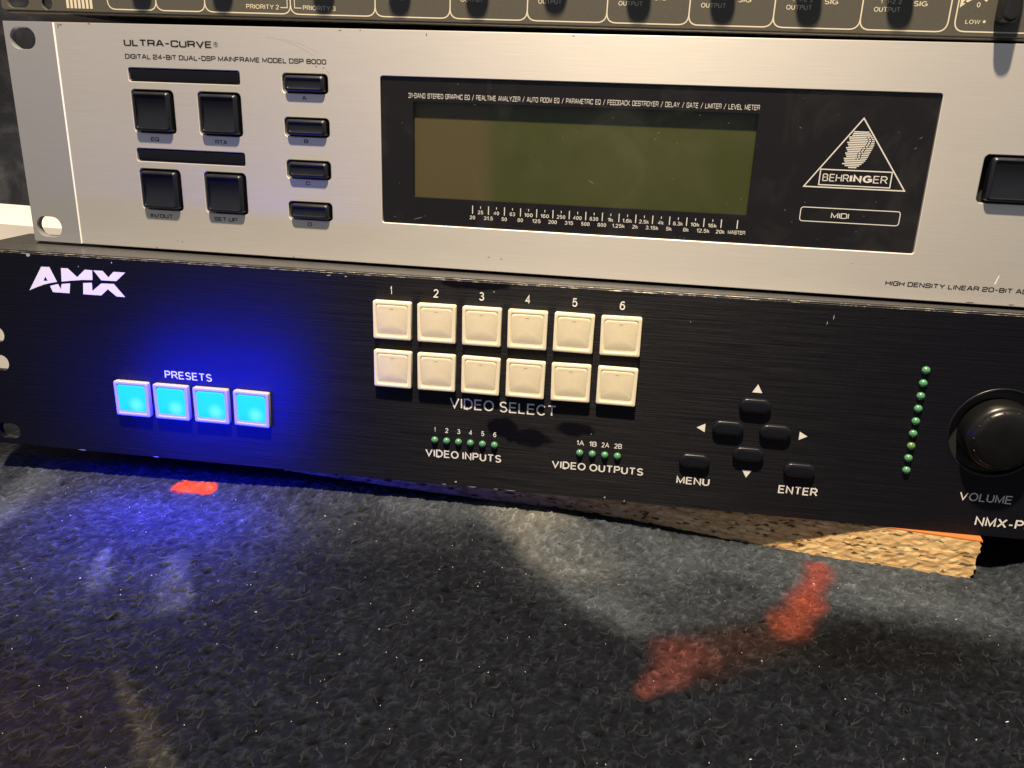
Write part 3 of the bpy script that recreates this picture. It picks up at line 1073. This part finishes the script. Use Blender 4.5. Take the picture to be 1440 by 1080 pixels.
for ch, z in zip('ABCD', (62.0, 45.9, 29.7, 13.5)):
    square_text(ch, 125.8, 127.5, z, z + 1.55, bi, sp, 0.21)
square_text('HIGH DENSITY LINEAR 20-BIT AD', 349.9, 398.6, 4.75, 6.6, bi, sp, 0.235)

# display window
win = plate('display_window', [shift(rr(199.8, 54.4, 0.9), 257.55, 44.25), shift(rr(127.6, 35.6, 0.5), 233.85, 45.15)], 0.75, 1.2, 0.1, M['mask'], sp, 'black window with white print and a dim green screen')
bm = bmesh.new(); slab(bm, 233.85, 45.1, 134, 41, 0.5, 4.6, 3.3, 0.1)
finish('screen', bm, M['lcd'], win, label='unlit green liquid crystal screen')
bm = bmesh.new()
pane_ol = shift(rr(199.9, 54.5, 0.9), 257.55, 44.25)
flat('pane', [pane_ol], M['pane'], win, 0.35)
WY = 0.70
square_text('31-BAND STEREO GRAPHIC EQ / REALTIME ANALYZER / AUTO ROOM EQ / PARAMETRIC EQ / FEEDBACK DESTROYER / DELAY / GATE / LIMITER / LEVEL METER', 168.2, 297.8, 64.2, 66.0, wi, win, 0.135, WY, 0.24, 0.85)
marks = []
def bar(x0, x1, z0, z1):
    return [(x0, z0), (x1, z0), (x1, z1), (x0, z1)]
lows = ['20', '31.5', '50', '80', '125', '200', '315', '500', '800', '1.25k', '2k', '3.15k', '5k', '8k', '12.5k', '20k']
ups = ['25', '40', '63', '100', '160', '250', '400', '630', '1k', '1.6k', '2.5k', '4k', '6.3k', '10k', '16k']
wd = {'2': 2.2, '3': 3.1, '4': 3.7, '5': 4.3}
for i, s in enumerate(lows):
    x = 193.96 + 6.33 * i
    marks.append(bar(x - .17, x + .17, 22.1, 25.25))
    w = 1.15 * len(s.replace('.', '')) + (0.35 if '.' in s else 0) - 0.15
    text(s, x - w / 2, x + w / 2, 19.95, 21.4, wi, win, 0.17, WY)
for i, s in enumerate(ups):
    x = 193.96 + 6.33 * (i + .5)
    marks.append(bar(x - .13, x + .13, 24.2, 25.1))
    w = 1.15 * len(s.replace('.', '')) + (0.35 if '.' in s else 0) - 0.15
    text(s, x - w / 2, x + w / 2, 22.05, 23.5, wi, win, 0.17, WY)
marks.append(bar(294.6, 294.95, 22.1, 25.25))
square_text('MASTER', 291.6, 298.0, 20.0, 21.45, wi, win, 0.19, WY)
flat('scale_marks', marks, wi, win, WY)
tri = [(333.44, 62.8), (316.44, 38.72), (350.98, 38.72)]
em = ribbon(tri, 0.42, True) + ribbon([(321.5, 39.55), (321.5, 44.97), (345.85, 44.97), (345.85, 39.55)], 0.38, True)
# striped ear-shaped emblem
prof = [(58.3, 331.3, 335.9), (57.2, 330.2, 336.9), (55.6, 329.5, 338.2), (54.0, 329.4, 338.3), (52.7, 329.3, 337.9), (50.9, 329.3, 337.2), (49.4, 329.2, 336.7), (48.2, 328.9, 336.0), (47.1, 328.8, 334.9), (46.3, 329.8, 334.0), (45.7, 330.9, 333.0)]
pz = [p[0] for p in prof][::-1]; pl = [p[1] for p in prof][::-1]; pr = [p[2] for p in prof][::-1]
for i in range(21):
    z = 58.2 - i * 0.61
    l = np.interp(z, pz, pl); r = np.interp(z, pz, pr)
    l += 0.35 * ((i * 7) % 3 - 1)
    cuts = [l, r]
    if 2 < i < 16:
        c = l + (r - l) * (0.62 + 0.12 * math.sin(i * 0.35))
        em.append(bar(l, c, z - .19, z + .19)); em.append(bar(c + 0.3, c + 1.0, z - .19, z + .19)); em.append(bar(c + 1.35, r, z - .17, z + .17)) if r > c + 1.5 else None
    else:
        em.append(bar(l, r, z - .19, z + .19))
flat('emblem', em, wi, win, WY)
text('BEHR', 322.5, 331.6, 40.85, 43.5, wi, win, 0.13, WY)
text('ING', 331.9, 339.5, 40.85, 43.55, wi, win, 0.26, WY)
text('ER', 339.9, 344.7, 40.85, 43.5, wi, win, 0.13, WY)
flat('outline', ribbon(soften([(316.6, 26.4), (316.6, 31.4), (351.0, 31.4), (351.0, 26.4)], 1.1, True), 0.3, True), wi, win, WY)
square_text('MIDI', 327.4, 333.6, 27.85, 29.85, wi, win, 0.16, WY)
# scratches and dust on the window
sc = []
for (x, z, l, a) in [(239.5, 36.5, 3.2, -.5), (172, 19.2, 4.6, .28), (263, 55.2, 1.3, .4), (262, 52.9, 1.0, .2), (312.5, 58.9, 1.1, -.5), (353.2, 57, 1.5, .5), (352, 53.4, 1.3, .6), (342, 34.5, 1.0, 1.2), (290, 31.3, .9, -.6), (228, 52, .7, .8), (287.5, 59.5, .6, 0), (295, 33, 1.2, -.7), (216, 45, .7, -.4), (219.5, 41.5, .7, -.9)]:
    sc.append([(x - l / 2 * math.cos(a), z - l / 2 * math.sin(a)), (x, z - .07), (x + l / 2 * math.cos(a), z + l / 2 * math.sin(a)), (x, z + .07)])
for i in range(90):
    x, z = random.uniform(158.5, 356), random.uniform(17.5, 71)
    r = random.choice([.05, .05, .07, .1, .14])
    sc.append([(x - r, z), (x, z - r), (x + r, z), (x, z + r)])
d = flat('dust', sc, plain('pale_dust', (0.30, 0.29, 0.26), 0.7), win, 0.30)
d['kind'] = 'stuff'
# nicks in the silver paint
nk = []
for (x, z, w, h) in [(24.4, 86.6, .5, 2.0), (25.5, 87.0, 1.6, .5), (38, 87.6, 1.2, .5), (132, 74.3, .5, .8), (135, 73.9, .6, .4), (142, 87.3, 1.3, .35), (150, 87.5, .8, .3), (175.5, 86.5, .4, 1.2), (230, 87.2, .8, .4), (69.5, 3.7, .6, .5), (67.5, 4.1, .35, .5), (57.5, .5, .6, .6), (119, .4, .9, .4), (201, 5.6, 1.0, .3), (206, 5.2, 1.2, .25), (337, 12, .3, .4), (380, .5, 3, .4), (394, .6, 2, .4)]:
    nk.append([(x - w / 2, z - h / 2 * .3), (x - w * .1, z - h / 2), (x + w / 2, z - h * .2), (x + w * .3, z + h / 2), (x - w * .3, z + h * .4)])
flat('paint_chips', nk, plain('scuffed_metal', (0.10, 0.09, 0.085), 0.6), sp, -0.03)['kind'] = 'stuff'
arcs = []
for pts_, wd_ in (([(112, 84.6), (120, 83.2), (127, 80.6), (131, 78.2)], .22), ([(118, 84.0), (126, 82.4), (133, 79.4)], .14), ([(78, 85.4), (80.5, 81.6)], .16), ([(136, 73.2), (137.4, 71.6)], .25)):
    arcs += ribbon(soften(pts_, 6), wd_)
flat('hand_scratches', arcs, plain('dull_scratch', (0.50, 0.47, 0.43), 0.5, metal=0.4), sp, -0.02)['kind'] = 'stuff'
flat('scratch', [[(386.7, 7.6), (387.2, 7.7), (388.0, 11.0), (387.6, 10.8)]], M['white_ink'], sp, -0.04)

# ================================================================== 5. black video switcher (2 units high), turned a little
yaw = math.radians(1.7363)
vs_ = empty('video_switcher', W(200, -13.26, -88.79), 'black rack unit with ivory select buttons and four lit blue buttons, lowest in the stack', 'rack unit', rz=yaw)
HX = 87.5
def ax(x):
    return x - 200.0
slots = [shift(rr(10.4, 6.9, 3.4, 8), ax(-11.4), z) for z in (6.35, 38.1, 50.8, 81.3)]
kc = (396.6, 42.3)
plate('front_panel', [[(ax(-19.3), 0), (ax(463.3), 0), (ax(463.3), HX), (ax(-19.3), HX)]] + slots + [circ(ax(kc[0]), kc[1], 17.2, 64)], 0.0, 3.2, 0.3, M['anodised'], vs_)
bm = bmesh.new()      # worn front edge of the top
P = [(-0.02, HX - 0.62), (0.16, HX - 0.2), (0.55, HX + 0.03), (1.0, HX + 0.045)]
xs = np.linspace(ax(-19.2), ax(463.2), 120)
cols = [[bm.verts.new((x, y - 0.03 - random.uniform(0, .04), z + random.uniform(-.02, .05))) for y, z in P] for x in xs]
for i in range(len(xs) - 1):
    for j in range(3):
        bm.faces.new((cols[i][j], cols[i + 1][j], cols[i + 1][j + 1], cols[i][j + 1]))
finish('top_edge', bm, M['worn'], vs_, smooth=60)
bm = bmesh.new(); box(bm, ax(-19.2), ax(463.2), 3.25, 42, HX - 1.4, HX)
finish('top_flange', bm, plastic('black_satin_top', (0.05, 0.05, 0.052), 0.33, 0.1), vs_)
bm = bmesh.new(); box(bm, ax(2), ax(440), 3.3, 200, 0.2, HX - 1.45)
finish('chassis', bm, M['steel'], vs_)
bm = bmesh.new()
rings(bm, [(circ(ax(kc[0]), kc[1], 17.1, 48), 3.1), (circ(ax(kc[0]), kc[1], 5, 48), 3.1)])
finish('knob_well', bm, M['steel'], vs_)
bm = bmesh.new()
rings(bm, [(circ(ax(kc[0]), kc[1], 17.75, 64), 0.1), (circ(ax(kc[0]), kc[1], 17.7, 64), -0.1), (circ(ax(kc[0]), kc[1], 17.4, 64), -0.22), (circ(ax(kc[0]), kc[1], 16.9, 64), 0.0), (circ(ax(kc[0]), kc[1], 16.6, 64), 3.0)], False)
finish('knob_bezel', bm, M['key'], vs_, smooth=60)
# nicks along the lower edge and paint chips
nk = []
for (x, z, w, h) in [(23, 0.25, 4.2, .3), (58, .3, 3, .25), (187, .3, 2.2, .35), (199, .25, 4, .3), (209, .3, 2, .3), (192, 1.9, 1.2, .9), (215, .3, 5, .25), (254, 1.2, .8, .9), (262, .5, .5, .9), (-7, 85.2, 0.01, .01), (11, 86.4, 2.0, 1.7), (33, 82.9, .35, .8), (48, 85.4, .6, .8), (206, 83.6, .7, .5), (246.8, 28.4, .5, .5), (140, 85.9, 2, .4), (147, 85.9, 1.2, .5), (330, 80, .25, 1.6), (332, 82.3, .3, 2.2), (407, 62.4, 1.5, .25), (281, 77, .3, .5)]:
    nk.append([(ax(x - w / 2), z), (ax(x - w * .1), z - h / 2), (ax(x + w / 2), z - h * .1), (ax(x + w * .2), z + h / 2)])
flat('paint_chips', nk, plain('bare_scuff', (0.38, 0.37, 0.36), 0.5), vs_, -0.03)['kind'] = 'stuff'

def frame_bm(w=15.35, hh=2.5):
    bm = bmesh.new()
    def R(ins, r=0.7):
        return rr(w - 2 * ins, w - 2 * ins, r, 4)
    rings(bm, [(R(0.1), 0.5), (R(0.0), -hh + 0.45), (R(0.12), -hh + 0.12), (R(0.4), -hh), (R(1.2, 0.8), -hh + 0.02), (R(1.3, 0.8), -hh + 0.06), (R(1.38, 0.8), -hh + 0.30), (R(1.9, 0.8), -hh + 0.34)])
    return bm
def cap_bm(w=12.45, hh=2.46):
    bm = bmesh.new()
    lv = []
    sc = lambda z: 0.50 * max(0.0, (-z - 1.0) / 5.2) ** 2.2          # the face falls back towards its lower rim
    for s, dy in ((1.0, 0.6), (0.997, 0.16), (0.98, 0.05), (0.95, 0.0), (0.88, -0.06)):
        lv.append((rr(w * s, w * s, 1.1 * s, 6), (lambda x, z, dy=dy: -hh + dy + sc(z))))
    f = lambda x, z: -hh - 0.10 + sc(z) + 0.10 * (x / 5) ** 2
    inner = rr(w * 0.82, w * 0.82, 1.2, 6)
    for s in (1.0, 0.9, 0.78, 0.64, 0.5, 0.3, 0.1):
        lv.append(([(x * s, z * s) for x, z in inner], f))
    rings(bm, lv)
    return bm
BX0, BZ0 = 158.4 + 7.7, (69.9, 49.85)
proto = finish('select_button', frame_bm(), M['ivory'], vs_, (ax(BX0), 0, BZ0[0]), 35)
cap = finish('cap', cap_bm(), M['ivory_cap'], proto, smooth=50)
flat('notch', [bar(-.7, .7, 4.75, 4.93)], plain('notch_tan', (0.50, 0.42, 0.30), 0.6), proto, -2.61)  # notch drawn as a flat, darker tan strip
for c in range(6):
    for r in range(2):
        if c or r:
            b = twin(proto, vs_, (ax(BX0 + 17.87 * c), 0, BZ0[r]))
            b.rotation_euler = (0, random.uniform(-.012, .012), 0)
lp = finish('preset_button', frame_bm(15.45), M['frosted'], vs_, (ax(43.6 + 7.75), 0, 27.35), 35, 'square preset button lit bright blue')
cap2 = finish('cap', cap_bm(), M['glow'], lp, smooth=50)
presets = [lp]
for c in range(1, 4):
    presets.append(twin(lp, vs_, (ax(43.6 + 7.75 + 17.85 * c), 0, 27.35), 'square preset button lit bright blue'))
presets[3].rotation_euler = (0, math.radians(1.0), 0)
for b in presets:                # added lamps floating ahead of each lit button, spreading its blue glow
    for kind, en, at, aim in (('POINT', 0.05, (-4, -30, -16), (90, 0, 0)), ('SPOT', 0.31, (-5, -42, 0), (90, 0, 0)), ('SPOT', 0.32, (-4, -14, -8), (-38, 0, 0))):
        pl = bpy.data.lights.new('added_glow_lamp', kind)
        pl.energy = en
        pl.color = (0.0, 0.008, 1.0)
        pl.shadow_soft_size = 0.012 if at[1] < -20 else 0.006
        if kind == 'SPOT':
            pl.spot_size = math.radians(136)
            pl.spot_blend = 1.0
        po_ = bpy.data.objects.new('added_glow_lamp', pl)
        link(po_, b)
        po_.location = Vector(at) * MM
        po_.rotation_euler = [math.radians(v) for v in aim]
def dome(r, h):
    bm = bmesh.new()
    lv = [(circ(0, 0, r, 16), 0.3), (circ(0, 0, r, 16), -h + r * 0.8)]
    for i in range(1, 6):
        a = math.pi / 2 * i / 5.4
        lv.append((circ(0, 0, r * math.cos(a), 16), -h + r * 0.8 - r * 0.8 * math.sin(a)))
    rings(bm, lv)
    return bm
l0 = finish('indicator_light', dome(1.45, 1.5), M['led'], vs_, (ax(183.01), 0, 20.02), 60)
for i in range(1, 6):
    twin(l0, vs_, (ax(183.01 + 4.98 * i), 0, 20.02))
for i in range(4):
    twin(l0, vs_, (ax(242.74 + 5.03 * i), 0, 19.96))
m0 = finish('level_light', dome(1.5, 1.5), M['led'], vs_, (ax(367.18), 0, 64.75), 60)
for i in range(1, 9):
    o = twin(m0, vs_, (ax(367.18 + random.uniform(-.15, .15)), 0, 64.75 - 5.0 * i))
    if i == 6:
        o.data = m0.data.copy(); o.data.materials[0] = M['led_olive']; o['label'] = 'level light with an olive tint'
def pill():
    bm = bmesh.new()
    lv = [(rr(11.8, 5.7, 2.84, 8), 0.5), (rr(11.8, 5.7, 2.84, 8), -1.35), (rr(11.6, 5.5, 2.74, 8), -1.65), (rr(11.1, 5.0, 2.5, 8), -1.85), (rr(8.5, 2.6, 1.3, 8), -1.92)]
    rings(bm, lv)
    return bm
NAV = [(308.45, 46.0), (299.35, 36.1), (317.15, 36.0), (308.2, 25.9), (288.05, 21.1), (328.2, 21.0)]
n0 = finish('menu_button', pill(), M['key'], vs_, (ax(NAV[0][0]), 0, NAV[0][1]), 45)
for x, z in NAV[1:]:
    twin(n0, vs_, (ax(x), 0, z))
bm = bmesh.new()                 # volume knob: skirt, rounded shoulder, flat face
lv = [(circ(0, 0, 13.2, 64), 2.9), (circ(0, 0, 13.2, 64), -3.0), (circ(0, 0, 13.0, 64), -4.2), (circ(0, 0, 12.5, 64), -5.4), (circ(0, 0, 11.9, 64), -6.1), (circ(0, 0, 11.3, 64), -6.4), (circ(0, 0, 11.0, 64), -7.0), (circ(0, 0, 10.3, 64), -7.6), (circ(0, 0, 9.2, 64), -7.95), (circ(0, 0, 4.0, 64), -8.1)]
rings(bm, lv)
kn = finish('volume_knob', bm, plastic('black_knob_plastic', (0.006, 0.006, 0.0065), 0.30, 0.04, spec=0.4), vs_, (ax(kc[0]), 0, kc[1]), 25)
bm = bmesh.new()
for i in range(14):
    a = 2 * math.pi * i / 14
    bmesh.ops.create_uvsphere(bm, u_segments=8, v_segments=6, radius=0.4, matrix=Matrix.Translation((10.9 * math.cos(a), -7.1, 10.9 * math.sin(a))))
finish('grip_dots', bm, M['key'], kn, smooth=60)
for i in range(6):
    x = 165.25 + 18.0 * i
    w = 0.95 if i == 0 else 2.1
    text(str(i + 1), ax(x - w / 2), ax(x + w / 2), 79.75, 83.2, wi, vs_, 0.16)
    x = 183.01 + 4.98 * i
    w = 0.65 if i == 0 else 1.35
    text(str(i + 1), ax(x - w / 2), ax(x + w / 2), 23.45, 25.65, wi, vs_, 0.18)
for i, s in enumerate(('1A', '1B', '2A', '2B')):
    x = 242.74 + 5.03 * i
    text(s, ax(x - 1.55), ax(x + 1.55), 23.1, 25.3, wi, vs_, 0.16)
text('VIDEO SELECT', ax(189.1), ax(232.4), 34.5, 39.15, wi, vs_, 0.135)
text('VIDEO INPUTS', ax(179.0), ax(210.9), 12.3, 15.75, wi, vs_, 0.18)
text('VIDEO OUTPUTS', ax(231.7), ax(268.6), 12.25, 15.55, wi, vs_, 0.18)
text('PRESETS', ax(66.2), ax(87.3), 37.3, 40.75, wi, vs_, 0.16)
text('MENU', ax(281.9), ax(294.9), 10.4, 13.7, wi, vs_, 0.18)
text('ENTER', ax(321.5), ax(336.5), 10.2, 13.75, wi, vs_, 0.18)
text('VOLUME', ax(388.3), ax(407.3), 14.3, 17.75, wi, vs_, 0.135)
text('NMX-PR', ax(395.9), ax(417.2), 4.15, 8.1, wi, vs_, 0.17)
for t_ in ([(308.54, 54.46), (306.67, 51.1), (310.42, 51.1)], [(287.5, 35), (290.75, 33.28), (290.75, 36.84)], [(329.35, 35), (326.3, 36.75), (326.3, 33.3)], [(308.63, 15.6), (310.4, 18.7), (306.85, 18.7)]):
    flat('arrow', [[(ax(x), z) for x, z in t_]], wi, vs_)
A1 = [(9.29, 71.48), (12.9, 73.05), (16.23, 74.3), (19.3, 75.15), (22.46, 75.84), (19.93, 81.88), (16.24, 81.81)]
def tri_fill(outer, hole, name, parent):
    o = plate(name, [outer, hole], INK, 0.02, 0.0, M['white_ink'], parent)
    return o
lg = [[(19.01, 73.92), (19.9, 71.36), (27.45, 71.35), (28.29, 75.61), (24.37, 75.06), (23.71, 72.82), (22.76, 75.01)],
      [(24.53, 76.07), (28.89, 76.74), (33.75, 77.35), (38.6, 77.64), (39.0, 81.72), (35.68, 81.75), (31.89, 78.42), (28.17, 81.85), (25.1, 81.8)],
      [(33.6, 71.35), (41.64, 71.35), (44.92, 74.19), (48.5, 71.35), (52.29, 71.35), (47.87, 76.6), (42.32, 76.45), (37.9, 72.97), (38.16, 76.44), (34.2, 76.1)],
      [(39.5, 81.72), (42.5, 77.75), (49.19, 77.85), (53.56, 81.65), (48.35, 81.65), (45.84, 79.19), (43.62, 81.75)]]
flat('logo', [[(ax(x), z) for x, z in p] for p in lg], wi, vs_)
tri_fill([(ax(x), z) for x, z in A1], [(ax(x), z) for x, z in [(17.5, 77.75), (16.35, 75.95), (18.3, 75.97)]], 'logo', vs_)

# ================================================================== 6. grey mixer on top, tilted a little
mx = empty('rack_mixer', W(-2.0, 0.8, -0.62), 'dark grey rack mixer with cream outlines and print, top of the stack', 'rack unit', ry=0.0063)
mx.scale = (1.0075, 1.0, 1.0075)
ZB, ZT = 92.1, 178.0
slotm = [shift(rr(9.9, 6.8, 2.6, 6), 8.6, 96.4), circ(21.4, 94.8, 2.25, 24)]
plate('front_panel', [[(2.2, ZB), (482, ZB), (482, ZT), (1, ZT), (1, ZB + 1.6), (1.3, ZB + .6)]] + slotm, 0.0, 1.8, 0.2, M['mixer'], mx)
bm = bmesh.new()                 # rolled lower lip
P = []
for i in range(7):
    a = math.pi / 2 * i / 6
    P.append((1.6 - 1.3 * math.cos(a), ZB + 0.1 - 1.05 * math.sin(a)))
P.append((60, ZB - 0.95))
e = [[bm.verts.new((x, y, z)) for y, z in P] for x in (3.2, 481)]
for j in range(len(P) - 1):
    bm.faces.new((e[0][j], e[1][j], e[1][j + 1], e[0][j + 1]))
finish('lower_lip', bm, plastic('dark_lip_paint', (0.045, 0.043, 0.038), 0.38, 0.1), mx, smooth=60)
bm = bmesh.new(); box(bm, 26, 456, 1.9, 200, ZB + 0.2, ZT)
finish('chassis', bm, M['dark'], mx)
ci = M['cream_ink']
XJ = [47.7, 68.2, 88.4, 122.9, 155.9, 184.2, 212.55, 240.95, 269.35, 297.75, 326.1, 353.9]
ZL = 93.35
for q_, (a_, b_) in enumerate(zip(XJ[:-1], XJ[1:])):
    flat('channel_outline', ribbon(soften([(a_, 130), (a_, ZL), (b_, ZL), (b_, 130)], 3.4, False, 6), 0.42), ci, mx, -0.05 - 0.03 * (q_ % 2))
flat('channel_outline', ribbon(soften([(356.0, 130), (356.0, ZL + .25), (420, ZL + .25), (420, 130)], 3.4, False, 6), 0.42), ci, mx)
flat('stripe_mark', [bar(29.95 + 1.68 * i, 31.05 + 1.68 * i, 93.3, 106) for i in range(7)], ci, mx)
text('PRIORITY 2', 105.2, 118.3, 94.8, 96.45, ci, mx, 0.16)
text('PRIORITY 3', 127.8, 140.6, 94.8, 96.45, ci, mx, 0.16)
flat('bracket_line', ribbon([(118.9, 95.5), (121.6, 95.5), (121.6, 106)], 0.3) + ribbon([(127.2, 95.5), (124.5, 95.5), (124.5, 106)], 0.3), ci, mx)
for a_ in XJ[3:-1]:
    if a_ > 125:
        text('OUTPUT', a_ + 3.8, a_ + 12.2, 98.95, 100.5, ci, mx, 0.16)
        text('1', a_ + 5.6, a_ + 6.1, 101.5, 102.9, ci, mx, 0.16)
        text('1+2', a_ + 7.6, a_ + 10.2, 101.5, 102.9, ci, mx, 0.16)
        text('2', a_ + 11.3, a_ + 12.2, 101.5, 102.9, ci, mx, 0.16)
        text('SIG', a_ + 16.0, a_ + 20.4, 100.9, 102.55, ci, mx, 0.16)
text('LOW', 359.2, 363.8, 95.95, 97.3, ci, mx, 0.16)
dots = [circ(365.0, 96.75, .45, 12), circ(378.0, 98.6, .45, 12), circ(364.3, 103.3, .5, 12), circ(379.2, 104.2, .5, 12)]
flat('scale_dots', dots, ci, mx)
text('0', 361.7, 362.8, 101.0, 102.6, ci, mx, 0.16)
text('0', 377.4, 378.5, 100.5, 102.1, ci, mx, 0.16)
flat('cream_flag', [[(356.6, 100.8), (358.0, 102.0), (361.2, 104.0), (362.6, 105.2), (356.6, 105.2)]], ci, mx)
text('2', 357.4, 358.7, 102.3, 104.6, M['dark'], mx, 0.17, -0.1)
# knobs above the picture; their shadows fall across the panel
def knob_bm(r, h):
    bm = bmesh.new()
    rings(bm, [(circ(0, 0, r * 1.12, 32), 0.0), (circ(0, 0, r * 1.08, 32), -2.0), (circ(0, 0, r, 32), -2.3), (circ(0, 0, r * .96, 32), -h + .8), (circ(0, 0, r * .85, 32), -h), (circ(0, 0, r * .3, 32), -h)])
    return bm
HK = 12.0
k = None
for i, (sx_, drop) in enumerate([(20.4 + 41.6, 92.6), (95.45, 92.6), (135.75, 92.9), (165.0, 92.8), (194.0, 92.6), (222.3, 94.3), (251.8, 92.3), (280.5, 92.1), (309.1, 91.9), (338.4, 91.9)]):
    L_ = (LAMP[2] - 112) / (-LAMP[1] - HK)
    kx = sx_ - (sx_ - LAMP[0]) * HK / (-LAMP[1])
    kz = drop - 1.9 + L_ * HK + 4.0 + 0.0063 * kx
    if k is None:
        k = finish('level_knob', knob_bm(4.25, HK), M['key'], mx, (kx, 0, kz), 40)
    else:
        twin(k, mx, (kx, 0, kz))
bm = bmesh.new()                 # pointer knob at the right, its tongue hangs over the print
def tongue(w, z0, z1):
    return rr(w, z1 - z0, w / 2, 8)
zc0, zc1 = 95.9, 119.0
def tg(ins):
    return [(x, z + (zc0 + zc1) / 2) for x, z in rr(5.5 - 2 * ins, zc1 - zc0 - 2 * ins, 2.7 - ins, 8)]
rings(bm, [(tg(0), -1.0), (tg(0), -6.6), (tg(0.2), -7.4), (tg(0.7), -7.9), (tg(1.4), -8.0)], True, True)
finish('pointer_knob', bm, plastic('black_pointer_plastic', (0.012, 0.012, 0.013), 0.28, 0.05), mx, (370.4, 0, 0.0), 45)
bm = bmesh.new()
rings(bm, [(circ(370.4, 114.0, 4.6, 32), 0.0), (circ(370.4, 114.0, 4.6, 32), -2.0), (circ(370.4, 114.0, 4.0, 32), -2.6)])
finish('knob_skirt', bm, M['key'], mx, smooth=40)
